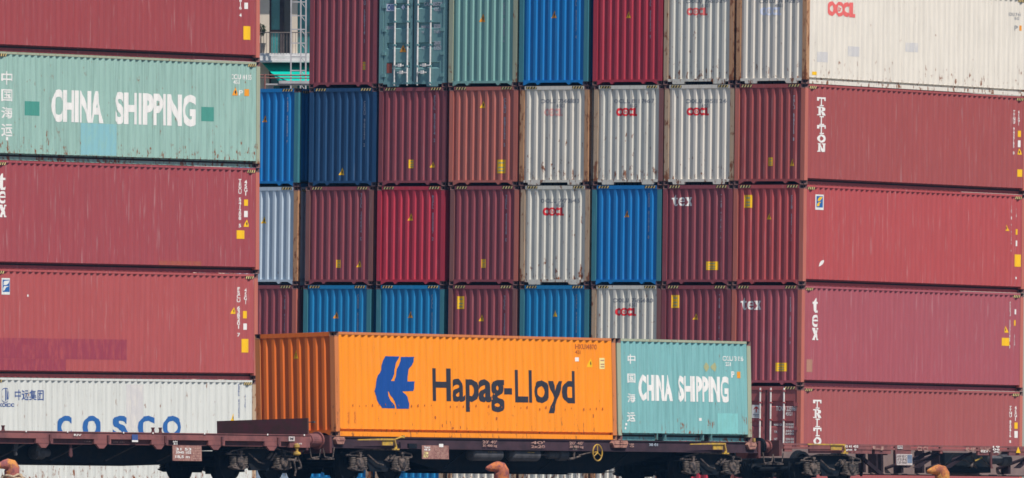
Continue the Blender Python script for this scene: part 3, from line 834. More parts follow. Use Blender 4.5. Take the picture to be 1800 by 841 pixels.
def container(name, key, fr, color, label, group, L=12.192, H=2.929, post=None, rail='channel', sill='gusset', front='wall', post_near=None, cast=None, pockets=(), hazard=True, end_color=None):
    origin = POS['T'] if key in 'OG' else POS[key]
    M = frame_matrix(fr, origin)
    off = 12.252 if key == 'G' else 0.0
    M = M @ Matrix.Translation((L/2+off, W/2, 0))
    root = thing(name, label, 'shipping container', group, M)
    mat = P(color); pm = P(post) if post else mat; cm = cast or CAST
    inst('side_panel', cached(('side', L, H, -1), lambda: side_panel_mesh(L, H, -1)), mat, root)
    inst('side_panel', cached(('side', L, H, 1), lambda: side_panel_mesh(L, H, 1)), mat, root)
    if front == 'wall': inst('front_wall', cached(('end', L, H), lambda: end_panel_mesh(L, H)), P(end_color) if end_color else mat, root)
    else: door_end(root, L, H, mat)
    inst('rear_wall', cached(('rear', L, H), lambda: box_mesh('rear_wall', L/2-0.06, L/2-0.02, -W/2+0.14, W/2-0.14, 0.14, H-0.1)), mat, root)
    inst('roof', cached(('roof', L, H), lambda: box_mesh('roof', -L/2+0.06, L/2-0.06, -W/2+0.055, W/2-0.055, H-0.035, H-0.02)), mat, root)
    inst('underfloor', cached(('floor', L), lambda: box_mesh('underfloor', -L/2+0.10, L/2-0.10, -W/2+0.13, W/2-0.13, 0.10, Z0-0.02)), UNDER, root)
    for sx in (-1, 1):
        for sy in (-1, 1):
            px, py = sx*(L/2-POST_S/2-0.001), sy*(W/2-POST_E/2-0.001)
            m = pm if (sx, sy) != (-1, -1) or post_near is None else P(post_near)
            inst('corner_post', cached(('post', H), lambda: box_mesh('corner_post', -POST_S/2, POST_S/2, -POST_E/2, POST_E/2, 0.118, H-0.118)), m, root, (px, py, 0))
            for z in (0, H-0.118):
                c = inst('corner_casting', cached('cast', casting_mesh), cm, root, (sx*(L/2-0.089+0.002), sy*(W/2-0.081+0.002), z))
                if len(c.data.materials) < 2: c.data.materials.append(HOLE)
    for s in (-1, 1):
        y0, y1 = (-W/2+0.001, -W/2+0.06) if s < 0 else (W/2-0.06, W/2-0.001)
        inst('top_side_rail', cached(('trail', L, H, s), lambda: box_mesh('top_side_rail', -L/2+0.178, L/2-0.178, y0, y1, H-0.068, H-0.006)), pm if post in ('greenpost', 'orangepost') else mat, root)
        inst('bottom_side_rail', cached(('brail', L, rail, s, pockets), lambda: bottom_rail_mesh(L, rail, s, pockets)), mat, root)
    for sx in (-1, 1):
        x0, x1 = (-L/2+0.002, -L/2+0.06) if sx < 0 else (L/2-0.06, L/2-0.002)
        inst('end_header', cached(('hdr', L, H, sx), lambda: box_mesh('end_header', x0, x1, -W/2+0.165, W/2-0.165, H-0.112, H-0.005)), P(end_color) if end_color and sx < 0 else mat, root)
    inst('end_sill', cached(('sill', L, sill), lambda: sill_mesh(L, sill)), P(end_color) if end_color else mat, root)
    if hazard:
        for y in (-W/2+0.40, W/2-0.40): link('hazard_stripe', cached('hz_e', lambda: hazard_mesh('e')), root, (-L/2-0.002, y, H-0.052))
        for x in (-L/2+0.40, L/2-0.40): link('hazard_stripe', cached('hz_s', lambda: hazard_mesh('s')), root, (x, -W/2-0.003, H-0.098))
    for mk in MARKS.get(key, ()):
        add_mark(root, mk, L, 0.012 if (front == 'door' and mk[0] == 'e') else None)
    return root
# ------------------------------------------------------------------ the ground, the water, the railway
def ground_sheet(name, pts, z0, z1, mat):
    return structure(MB().prism(pts, 'z', z0, z1).build(name, mat))
d_t, w_t = Vector(FRAME['T'][0]), Vector(FRAME['T'][1])
T0 = Vector(POS['T'])
def track(s, t, z=0.0):
    d = Vector((d_t.x, d_t.y, 0)).normalized(); w = Vector((-d.y, d.x, 0))
    p = Vector((T0.x, T0.y, 0))+d*s+w*t; return (p.x, p.y, z)
GROUND = -0.16
yard_mat = plain('yard_concrete', (.17, .165, .16), .85, .25, .25, second=(.12, .115, .11))
water_mat, _nt, _b = new_mat('harbour_water'); _b.inputs['Base Color'].default_value = (.02, .05, .055, 1); _b.inputs['Roughness'].default_value = .12
_nz = N(_nt, 'ShaderNodeTexNoise'); _nz.inputs['Scale'].default_value = .5; _nz.inputs['Detail'].default_value = 4
_tcw = N(_nt, 'ShaderNodeTexCoord'); _nt.links.new(_tcw.outputs['Object'], _nz.inputs['Vector'])
_bp = N(_nt, 'ShaderNodeBump'); _bp.inputs['Strength'].default_value = .6; _bp.inputs['Distance'].default_value = .4
_nt.links.new(_nz.outputs[0], _bp.inputs['Height']); _nt.links.new(_bp.outputs[0], _b.inputs['Normal'])
EDGE = -7.9
far = [track(-900, EDGE)[:2], track(900, EDGE)[:2], track(900, 900)[:2], track(-900, 900)[:2]]
ground_sheet('quay_ground', far, -5.0, GROUND, yard_mat)
sea = [track(-900, -900)[:2], track(900, -900)[:2], track(900, EDGE+.3)[:2], track(-900, EDGE+.3)[:2]]
ground_sheet('harbour_water', sea, -6.0, -3.0, water_mat)
cap = MB(); cap.prism([track(-400, EDGE-.02)[:2], track(400, EDGE-.02)[:2], track(400, EDGE+.5)[:2], track(-400, EDGE+.5)[:2]], 'z', GROUND-.5, GROUND+.004)
structure(cap.build('quay_kerb', plain('kerb_concrete', (.36, .34, .31), .85, .25, .8)))

# ------------------------------------------------------------------ the container stacks
GL, GR = 'containers stacked at the left edge', 'containers stacked in the far block'
K = dict(post='tan', rail='flat', sill='pads')
for args, kw in [
 (('1L', 'F', 'red', 'dull red long container with one yellow label, topmost in the left edge stack', GL), dict(post='redpost')),
 (('2L', 'F', 'green', 'long pale green container lettered CHINA SHIPPING with two dark green squares', GL), dict(post='greenpost')),
 (('3L', 'F', 'rose', 'dull red container with tex down its left end, below the pale green long one', GL), dict(post='redpost')),
 (('4L', 'F', 'salmon', 'salmon red container with a dark repainted band low down and a blue sticker', GL), dict(post='redpost')),
 (('5L', 'F', 'pearl', 'white container with blue COSCO letters and blue Chinese characters, partly behind the flat wagon', GL), dict(post='tan', rail='channel')),
 (('11', 'R', 'maroon', 'maroon container end with one small yellow label low on the right, beside the building gap', GR), dict()),
 (('12', 'R', 'teal', 'teal container showing double doors with white lock rods in the top row', GR), dict(front='door', sill='pads', hazard=False)),
 (('13', 'R', 'seagreen', 'sea green container end with an orange triangle, between the teal doors and a blue end', GR), dict(post='greenpost')),
 (('14', 'R', 'blue', 'bright blue container end in the top row, left of the bright red one', GR), dict(post='tealpost', cast=CASTDK)),
 (('15', 'R', 'ruby', 'bright red container end in the top row with a grey patch on its right post', GR), dict()),
 (('16', 'R', 'ash', 'grey white container end with faded red OOCL letters in the top row', GR), dict(post='tan', rail='flat', sill='pads', post_near='rustpost')),
 (('17', 'R', 'ivory', 'off-white rusty container turning the corner, red OOCL on its long side, top right', GR), dict(post='rustpost', rail='flat', sill='pads')),
 (('20', 'R', 'blue', 'bright blue container end half hidden by the left edge stack, under the building gap', GR), dict(post='tealpost', cast=CASTDK)),
 (('21', 'R', 'navy', 'dark navy blue container end with an orange triangle at its foot', GR), dict(cast=CASTDK)),
 (('22', 'R', 'maroon', 'maroon container end under the teal doors, yellow label and yellow triangle at its foot', GR), dict(post='dkmaroon')),
 (('23', 'R', 'brick', 'brick pink container end with a square yellow label low down, left of a white end', GR), dict(post='redpost')),
 (('24', 'R', 'white', 'white container end with faded pink OOCL letters, under the bright blue top end', GR), dict(post='rustpost', rail='flat', sill='pads')),
 (('25', 'R', 'ash', 'greyish white container end with red OOCL letters, under the bright red top end', GR), dict(post='tan', rail='flat', sill='pads', post_near='darkpost')),
 (('26', 'R', 'ivory', 'white OOCL container end with brown rust stains, left of a maroon corner container', GR), dict(post='tan', rail='flat', sill='pads')),
 (('27', 'R', 'brickred', 'red corner container with TRITON down its long side, under the off-white one', GR), dict(post='redpost')),
 (('30', 'R', 'iceblue', 'pale ice blue container end half hidden by the left edge stack', GR), dict(post='tan', post_near='rustpost', rail='flat')),
 (('31', 'R', 'maroon', 'maroon container end under the navy blue one, yellow label and triangle near its foot', GR), dict(post='darkpost')),
 (('32', 'R', 'crimson', 'crimson red container end with a yellow triangle, between two maroon ends', GR), dict()),
 (('33', 'R', 'maroon', 'maroon container end with a single small yellow label, right of the crimson one', GR), dict(post='darkpost', post_near='redpost')),
 (('34', 'R', 'ash', 'greyish white OOCL container end between a maroon end and a bright blue end', GR), dict(post='tan', rail='flat', sill='pads')),
 (('35', 'R', 'blue', 'bright blue container end between a white OOCL end and a maroon tex end', GR), dict(post='tealpost', cast=CASTDK)),
 (('36', 'R', 'maroon', 'maroon container end with white tex letters and a yellow label low down', GR), dict()),
 (('37', 'R', 'tomato', 'red corner container with a blue and yellow sticker on its long side', GR), dict(post='redpost', post_near='redpost')),
 (('40', 'R', 'maroon', 'maroon container end beside the left edge stack, just above the orange container', GR), dict(post='redpost')),
 (('41', 'R', 'skyblue', 'leftmost blue container end just above the orange container, under a maroon one', GR), dict(post='tealpost', cast=CASTDK)),
 (('42', 'R', 'skyblue', 'blue container end under the crimson one, partly behind the orange container', GR), dict(post='tealpost', cast=CASTDK)),
 (('43', 'R', 'maroon', 'maroon container end with an upright yellow label, right of two blue ends', GR), dict(post='darkpost')),
 (('44', 'R', 'skyblue', 'blue container end under a white OOCL end and behind the orange container', GR), dict(post='tealpost', cast=CASTDK)),
 (('45', 'R', 'ash', 'white container end with red OOCL letters, lowest of the white ends above the train', GR), dict(post='tan', rail='flat', sill='pads', post_near='darkpost')),
 (('46', 'R', 'maroon', 'maroon container end with an upright yellow label, above the small green container on the train', GR), dict(post='dkmaroon')),
 (('47', 'R', 'plum', 'pinkish red corner container with tex on both its end and its long side', GR), dict(post='redpost')),
 (('50', 'R', 'iceblue', 'pale container end at the bottom, glimpsed between the wheels right of the COSCO container', GR), dict(post='tan', rail='flat')),
 (('51', 'R', 'skyblue', 'blue container end at the bottom, glimpsed left of the orange container wagon wheels', GR), dict(post='tan', cast=CASTDK)),
 (('52', 'R', 'skyblue', 'blue container end at the bottom, glimpsed right of the orange container wagon wheels', GR), dict(post='tan', cast=CASTDK)),
 (('53', 'R', 'white', 'white container end at the bottom, seen under the wagon behind the middle bollard', GR), dict(post='tan', rail='flat', sill='pads')),
 (('54', 'R', 'ash', 'white container end at the bottom, seen under the wagon right of the middle bollard', GR), dict(post='tan', rail='flat', sill='pads')),
 (('55', 'R', 'white', 'white container end at the bottom, seen under the wagon below the yellow handwheel', GR), dict(post='rustpost', rail='flat', sill='pads')),
 (('56', 'R', 'crimson', 'red container end at the bottom, glimpsed between the wheels under the small green container', GR), dict()),
 (('57', 'R', 'clay', 'clay red corner container with white lock rods, TRITON down its long side, lowest at right', GR), dict(front='door', sill='pads', post='redpost')),
]:
    container('container', *args, **kw)
GT = 'containers on the train'
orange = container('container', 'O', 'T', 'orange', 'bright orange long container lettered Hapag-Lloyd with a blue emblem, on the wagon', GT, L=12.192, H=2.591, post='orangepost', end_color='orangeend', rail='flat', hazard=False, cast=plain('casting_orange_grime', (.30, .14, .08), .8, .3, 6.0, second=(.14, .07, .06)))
add_mark(orange, ('s', 'poly', 0, 0, 1, 1, EMBLEM, 'hlblue'), 12.192)
# weld spots in a row along the orange side and a few scuffs
mb_spots = MB(); bpS = side_bps(12.192); rr = random.Random(3)
for i in range(42):
    u = 0.42+i*0.278+0.06
    if u > 11.8: break
    if rr.random() < .25: continue
    z = .78+rr.uniform(-.03, .03); s = rr.uniform(.018, .04)
    mb_spots.bm.faces.new([mb_spots.V((-6.096+u+s*math.cos(a), -W/2+FACE_S+inset(bpS, u)-.005, z+s*math.sin(a))) for a in (math.radians(45*k) for k in range(8))])
for u, z, s in ((4.6, .30, .05), (5.0, .24, .045), (5.35, .26, .05), (4.3, .50, .05), (6.9, .5, .05), (3.1, .16, .04), (10.2, .17, .03), (10.45, .16, .03), (11.15, .6, .07)):
    mb_spots.bm.faces.new([mb_spots.V((-6.096+u+s*rr.uniform(.6, 1)*math.cos(a), -W/2+FACE_S+inset(bpS, u)-.005, z+s*rr.uniform(.6, 1)*math.sin(a))) for a in (math.radians(45*k) for k in range(8))])
for f in mb_spots.bm.faces: f.normal_update()
mb_spots.build('weld_spots', MM('brown'), orange)
green = container('container', 'G', 'T', 'aqua', 'small green container lettered CHINA SHIPPING on the wagon, right of the orange one', GT, L=6.058, H=2.591, post='greenpost', rail='channel', hazard=False, pockets=((-1.04-.18, -1.04+.18), (1.04-.18, 1.04+.18)))

# ------------------------------------------------------------------ the wagons (track coordinates: s along, t across from the near container face, z above the loading plane)
WAG = plain('wagon_brown', (.13, .05, .052), .75, .3, 2.0, second=(.075, .038, .042))
WAGL = plain('wagon_brown_faded', (.245, .095, .092), .75, .3, 2.0, second=(.15, .065, .068))
WAGP = plain('wagon_plum', (.062, .036, .048), .75, .3, 2.0, second=(.04, .027, .036))
BOARD = plain('end_board_brown', (.085, .045, .040), .8, .25, 3.0, second=(.12, .04, .05))
BLACK = plain('bogie_black', (.004, .009, .016), .8, .3, 5.0, second=(.012, .013, .016))
DUST = plain('brake_dust_steel', (.15, .115, .10), .8, .35, 9.0, second=(.035, .033, .036), lo=.40, hi=.58)
DUSTB = plain('coil_spring_steel', (.19, .155, .135), .7, .35, 9.0, second=(.05, .045, .045), lo=.42, hi=.6)
WEB = plain('centre_web_brown', (.24, .175, .165), .85, .2, 1.5, second=(.19, .14, .14))
TANK = plain('air_tank_grey', (.085, .085, .095), .55, .25, 4.0)
YEL = plain('lever_yellow', (.52, .33, .05), .55, .25, 8.0, second=(.30, .20, .08))
PLATE = plain('plate_rust_pink', (.36, .20, .17), .75, .4, 12.0, second=(.22, .10, .09))
PLATEW = plain('plate_white', (.58, .53, .52), .7, .4, 14.0, second=(.42, .34, .34))
STEN = plain('stencil_pink', (.48, .30, .25), .8, .4, 12.0, second=(.25, .13, .12))
WHITE = MM('white')
RAIL = -1.13
def T_matrix(s0): return frame_matrix('T', POS['T']) @ Matrix.Translation((s0, 1.219, RAIL))
def bogie(root, off, s, both=True):
    """two-axle freight bogie centred at s: side frames and bolster with wheels, axle boxes and springs as sub-parts"""
    def M(): return MB(off)
    mb = M()
    prof = [(-1.33, -.40), (-.95, -.33), (.95, -.33), (1.33, -.40), (1.33, -.47), (1.12, -.49), (.58, -.50), (.36, -.86), (-.36, -.86), (-.58, -.50), (-1.12, -.49), (-1.33, -.47)]
    for t in (.20, 2.238):
        mb.prism([(s+a, z) for a, z in prof], 'y', t-.045, t+.045)
    mb.box(s-.24, s+.24, .24, 2.198, -.72, -.42)
    for e in (-1.30, 1.30): mb.box(s+e-.04, s+e+.04, .24, 2.198, -.50, -.40)
    for t in (.36, 2.08):                                           # brake beams and hangers
        for e in (-.36, .36): mb.tube((s+e, t, -.40), (s+e*1.5, t, -.86), .035, 6); mb.box(s+e*1.4-.06, s+e*1.4+.06, t-.07, t+.07, -.90, -.62)
    bg_ = mb.build('bogie', BLACK, root)
    mb = M(); mb.path([(s-1.45, .10, -.46), (s-1.30, .10, -.45), (s-1.26, .10, -.40), (s-.62, .10, -.31), (s+.55, .10, -.31), (s+1.32, .10, -.42), (s+1.34, .10, -.50)], .024, 6); mb.path([(s-1.45, .10, -.47), (s-.70, .10, -.47)], .018, 6); mb.path([(s+.62, .10, -.50), (s+1.32, .10, -.50)], .02, 6)
    mb.prism([(s+.36, -.62), (s+.44, -.62), (s+.66, -.44), (s+.58, -.42)], 'y', .09, .15); mb.prism([(s+.20, -.58), (s+.28, -.60), (s+.50, -.44), (s+.42, -.42)], 'y', .09, .15)
    mb.path([(s-.55, .08, -.45), (s-.15, .08, -.66), (s+.1, .08, -.70)], .02, 6)
    mb.build('brake_rod', DUST, bg_)
    for e in (-.9, .9):
        mb = M(); mb.tube((s+e, .1, -.67), (s+e, 2.34, -.67), .075, 12)
        mb.build('axle', BLACK, bg_, smooth=False)
        for t, sg in ((.469, 1), (1.969, -1)):
            mb = M()
            mb.revolve((s+e, t, -.67), (0, 1, 0), [(-.068*sg, .10), (-.068*sg, .15), (-.03*sg, .19), (-.025*sg, .36), (-.067*sg, .385), (-.067*sg, .455), (.045*sg, .462), (.055*sg, .488), (.085*sg, .488), (.09*sg, .40), (.04*sg, .36), (.045*sg, .16), (.09*sg, .12), (.09*sg, .08)], 36)
            mb.build('wheel', BLACK, bg_, smooth=False)
        for t0, t1, out in ((.045, .25, -1), (2.188, 2.393, 1)):
            if out == 1 and not both: continue
            tc_ = (t0+t1)/2
            mb = M()
            mb.box(s+e-.11, s+e+.11, t0+.03, t1, -.80, -.53); mb.revolve((s+e, t0 if out < 0 else t1, -.66), (0, out, 0), [(-.06, .135), (.0, .135), (.02, .11), (.03, .05)], 16)
            mb.prism([(s+e-.34, -.80), (s+e-.34, -.77), (s+e-.16, -.75), (s+e-.10, -.66), (s+e+.10, -.66), (s+e+.16, -.75), (s+e+.34, -.77), (s+e+.34, -.80), (s+e+.12, -.85), (s+e-.12, -.85)], 'y', tc_-.075, tc_+.075)
            mb.box(s+e-.035, s+e+.035, t0-.005, t1, -.55, -.40); mb.box(s+e-.06, s+e+.06, t0-.01, t1, -.43, -.38)
            mb.build('axle_box', DUST, bg_, bevel=.008)
            for k in (-.24, .24):
                mb = M(); pr = []
                for j in range(6):
                    z = -.765+j*.043; pr += [(z+.005, .062), (z+.012, .088), (z+.030, .088), (z+.037, .062)]
                mb.revolve((s+e+k, tc_-.01, 0), (0, 0, 1), pr, 14)
                mb.build('coil_spring', DUSTB, bg_)
    return bg_
def buffer(root, off, s, dr, ln=.52, rs=.13, mat_shank=WAGL):
    for t in (.35, 2.09):
        mb = MB(off)
        mb.revolve((s, t, -.10), (dr, 0, 0), [(0, rs+.05), (.05, rs+.05), (.05, rs), (ln*.7, rs), (ln*.7, rs-.03), (ln, rs-.03)], 20)
        b_ = mb.build('buffer', mat_shank, root)
        MB(off).revolve((s+dr*(ln-.02), t, -.10), (dr, 0, 0), [(0, .10), (.02, .225), (.055, .225), (.075, .15), (.08, .05)], 24).build('buffer_head', BLACK, b_)
def coupling(root, off, s, dr):
    mb = MB(off)
    mb.tube((s, 1.219, -.12), (s+dr*.35, 1.219, -.12), .045, 8); mb.path([(s+dr*.35, 1.219, -.12), (s+dr*.42, 1.219, -.30), (s+dr*.36, 1.219, -.48), (s+dr*.30, 1.219, -.34)], .03, 6)
    mb.build('coupling_hook', DUST, root)
    mb = MB(off)
    mb.path([(s, .75, -.30), (s+dr*.18, .72, -.52), (s+dr*.30, .70, -.72), (s+dr*.36, .70, -.58)], .022, 6)
    mb.path([(s, 1.7, -.30), (s+dr*.18, 1.7, -.52), (s+dr*.30, 1.7, -.72), (s+dr*.36, 1.7, -.58)], .022, 6)
    mb.build('brake_hose', BLACK, root)
    # shunter's step and grab rail below the headstock
    mb = MB(off); mb.path([(s-dr*.05, -.12, -.28), (s+dr*.02, -.12, -.55), (s+dr*.36, -.12, -.52), (s+dr*.42, -.12, -.32)], .016, 6); mb.box(min(s, s+dr*.3), max(s, s+dr*.3), -.16, .02, -.585, -.555)
    mb.build('step_rail', DUST, root)
def lines_of(root, off, s0, z0, s1, z1, t, rows, mat, name='lettering'):
    """painted rows of characters on a flat plate facing -t"""
    n = len(rows); h = (z1-z0)/n
    bm = bmesh.new()
    for i, body in enumerate(rows):
        vs_, fs = text_polys(body, 'm')
        ax, bx = min(v[0] for v in vs_), max(v[0] for v in vs_); az, bz = min(v[1] for v in vs_), max(v[1] for v in vs_)
        za, zb = z1-(i+1)*h+h*.16, z1-i*h-h*.06
        V = [bm.verts.new((s0+(x-ax)/(bx-ax)*(s1-s0)-off[0], t-off[1], za+(z-az)/(bz-az)*(zb-za)-off[2])) for x, z in vs_]
        for f in fs:
            try: bm.faces.new([V[k] for k in f])
            except ValueError: pass
    bm.normal_update()
    for f in bm.faces:
        if f.normal.y > 0: f.normal_flip()
    me = bpy.data.meshes.new(name); bm.to_mesh(me); bm.free(); me.materials.append(mat)
    return link(name, me, root)

# --- container wagon under the orange and green containers
def container_wagon():
    s0 = 9.15; off = (s0, 1.219, RAIL)
    root = thing('container_wagon', 'dark brown container wagon carrying the orange and the small green container', 'railway wagon', 'wagons of the train', T_matrix(s0))
    mb = MB(off)
    for t in (.02, 2.318): mb.box(-.2, 18.56, t, t+.09, -.27, -.012); mb.box(-.2, 18.56, t-.035, t+.09, -.292, -.272); mb.box(-.2, 18.56, t-.030, t+.09, -.030, -.010)
    for k in range(13): a = -.1+k*1.46; mb.box(a, a+.09, .12, 2.31, -.25, -.05)
    mb.build('side_sill', WAGP, root)
    prof = [(-.2, -.10), (-.2, -.34), (2.9, -.36), (4.6, -.66), (5.4, -.82), (12.4, -.82), (13.2, -.66), (15.2, -.36), (18.56, -.34), (18.56, -.10)]
    mb = MB(off)
    for t in (.68, 1.72): mb.prism(prof, 'y', t, t+.03); mb.prism([(a, z) for a, z in [(5.3, -.835), (12.5, -.835), (12.5, -.82), (5.3, -.82)]], 'y', t-.08, t+.11)
    mb.box(4.5, 13.2, .70, 1.74, -.80, -.78)
    mb.build('centre_beam', BLACK, root)
    for s in (5.0, 7.45, 9.25, 12.2): MB(off).prism([(s, -.76), (s+.06, -.76), (s+1.05, -.30), (s+.95, -.30)], 'y', .30, .34).build('diagonal_brace', BLACK, root)
    for a in (-.30, 18.56): MB(off).box(a, a+.10, -.02, 2.458, -.42, .02).build('headstock', WAG, root)
    for s in (2.0, 16.6): bogie(root, off, s)
    buffer(root, off, -.30, -1, .62, .17); buffer(root, off, 18.66, 1, .40); coupling(root, off, -.30, -1); coupling(root, off, 18.66, 1)
    for s, l in ((5.95, 1.38), (7.68, 1.28)):
        mb = MB(off); mb.revolve((s, .21, -.40), (1, 0, 0), [(0, .05), (.03, .12), (.09, .165), (l-.09, .165), (l-.03, .12), (l, .05)], 20)
        k_ = mb.build('air_tank', TANK, root, smooth=False)
        mb = MB(off)
        for q in (.3, l-.3): mb.box(s+q-.02, s+q+.02, .09, .44, -.32, -.20)
        mb.build('tank_strap', BLACK, k_)
        lines_of(k_, off, s+l*.45, -.36, s+l*.72, -.33, .038, ['1 5 0 L' if s < 7 else '5'], YEL)
    mb = MB(off); mb.revolve((9.4, .24, -.39), (1, 0, 0), [(0, .06), (.02, .10), (.42, .10), (.44, .15), (.80, .15), (.82, .08)], 18); mb.tube((9.0, .24, -.39), (9.4, .24, -.39), .025, 8)
    mb.build('brake_cylinder', TANK, root)
    # yellow handwheel of the parking brake
    mb = MB(off); c = Vector((11.14, -.12, -.335)); R = .205; n = 28
    pts = [(c.x+R*math.cos(2*math.pi*i/n), c.y, c.z+R*math.sin(2*math.pi*i/n)) for i in range(n)]
    mb.path(pts+[pts[0]], .018, 6)
    for a in (90, 210, 330): mb.tube(c, (c.x+R*math.cos(math.radians(a)), c.y, c.z+R*math.sin(math.radians(a))), .014, 6)
    mb.tube(c, c+Vector((0, .08, 0)), .035, 10)
    hw = mb.build('handwheel', YEL, root)
    mb = MB(off); mb.tube((11.14, -.05, -.335), (11.14, .5, -.335), .02, 8); mb.tube((10.55, .05, -.40), (11.05, .0, -.32), .018, 6); mb.box(10.22, 10.42, .0, .06, -.30, -.14); mb.path([(10.32, .03, -.30), (10.32, .05, -.48), (10.1, .05, -.50)], .03, 6); mb.tube((10.32, .05, -.48), (10.62, .05, -.42), .025, 6)
    mb.build('brake_rigging', DUST, root)
    pl = MB(off).box(3.58, 4.72, -.055, -.035, -.54, -.20).build('data_plate', PLATE, root)
    lines_of(pl, off, 3.66, -.34, 3.92, -.22, -.059, ['Sgs', '83'], WHITE); lines_of(pl, off, 3.63, -.52, 3.84, -.36, -.059, ['3', 'RIV'], MM('cream'))
    lines_of(pl, off, 4.12, -.50, 4.62, -.21, -.059, ['A B C', '41 49 57', '120 00,0', '18,4 m'], STEN); MB(off).box(4.30, 4.48, -.062, -.057, -.24, -.16).build('chalk_smear', WHITE, pl)
    mb = MB(off); mb.box(3.05, 3.40, -.03, .02, -.28, -.16); mb.box(3.08, 3.42, .05, .12, -.34, -.28); mb.build('plate_holder', BLACK, root)
    for s, rows in ((6.25, ['20\' 40\'', '30 480 kg']), (8.35, ['40\'', '2x20']), (10.05, ['20\' 40\'', '30 480 kg'])):
        mb = MB(off); mb.box(s-.08, s+.55, -.012, -.004, -.225, -.055); lines_of(root, off, s, -.25, s+.62, -.05, -.016, rows, STEN)
        mb.bm.free()
    lines_of(root, off, 13.62, -.16, 14.02, -.07, .0, ['30 01'], plain('stencil_blue', (.42, .50, .60), .7)); lines_of(root, off, 12.75, -.19, 12.95, -.08, .0, ['H8', 'o'], STEN)
    for s in (0.75, 15.3):                                          # yellow brake change-over levers
        mb = MB(off); mb.prism([(s, -.075), (s+1.0, -.045), (s+1.62, -.045), (s+1.62, -.085), (s, -.10)], 'y', -.13, -.10)
        mb.box(s+1.08, s+1.52, -.10, -.075, -.215, -.095); mb.path([(s+1.55, -.12, -.06), (s+1.62, -.12, -.25), (s+1.60, -.12, -.31)], .035, 6); mb.box(s+1.50, s+1.74, -.14, -.08, -.33, -.295)
        if s < 5: mb.path([(s+1.60, -.12, -.06), (s+1.85, -.12, -.005), (s+1.98, -.12, -.01)], .022, 6); mb.box(s+1.90, s+1.98, -.14, -.09, -.03, .04)
        mb.build('brake_lever', YEL, root)
    # container supports under the castings
    CP = plain('support_rust', (.40, .21, .16), .75, .35, 8.0, second=(.22, .10, .09))
    for a, b in ((-.02, .20), (11.98, 12.20), (12.27, 12.49), (18.10, 18.32)):
        for t0, t1 in ((-.075, .10), (2.338, 2.51)):
            mb = MB(off); mb.prism([(a-.06, -.02), (b+.06, -.02), (b+.10, -.08), (b+.02, -.20), (a-.02, -.20), (a-.10, -.08)], 'y', t0, t1); mb.box(a-.03, b+.03, t0-.012, t0, -.115, -.085)
            mb.build('container_support', CP, root, bevel=.01)
    MB(off).box(18.34, 18.42, -.03, .05, -.0, .09).build('support_flap', YEL, root)
    return root
container_wagon()

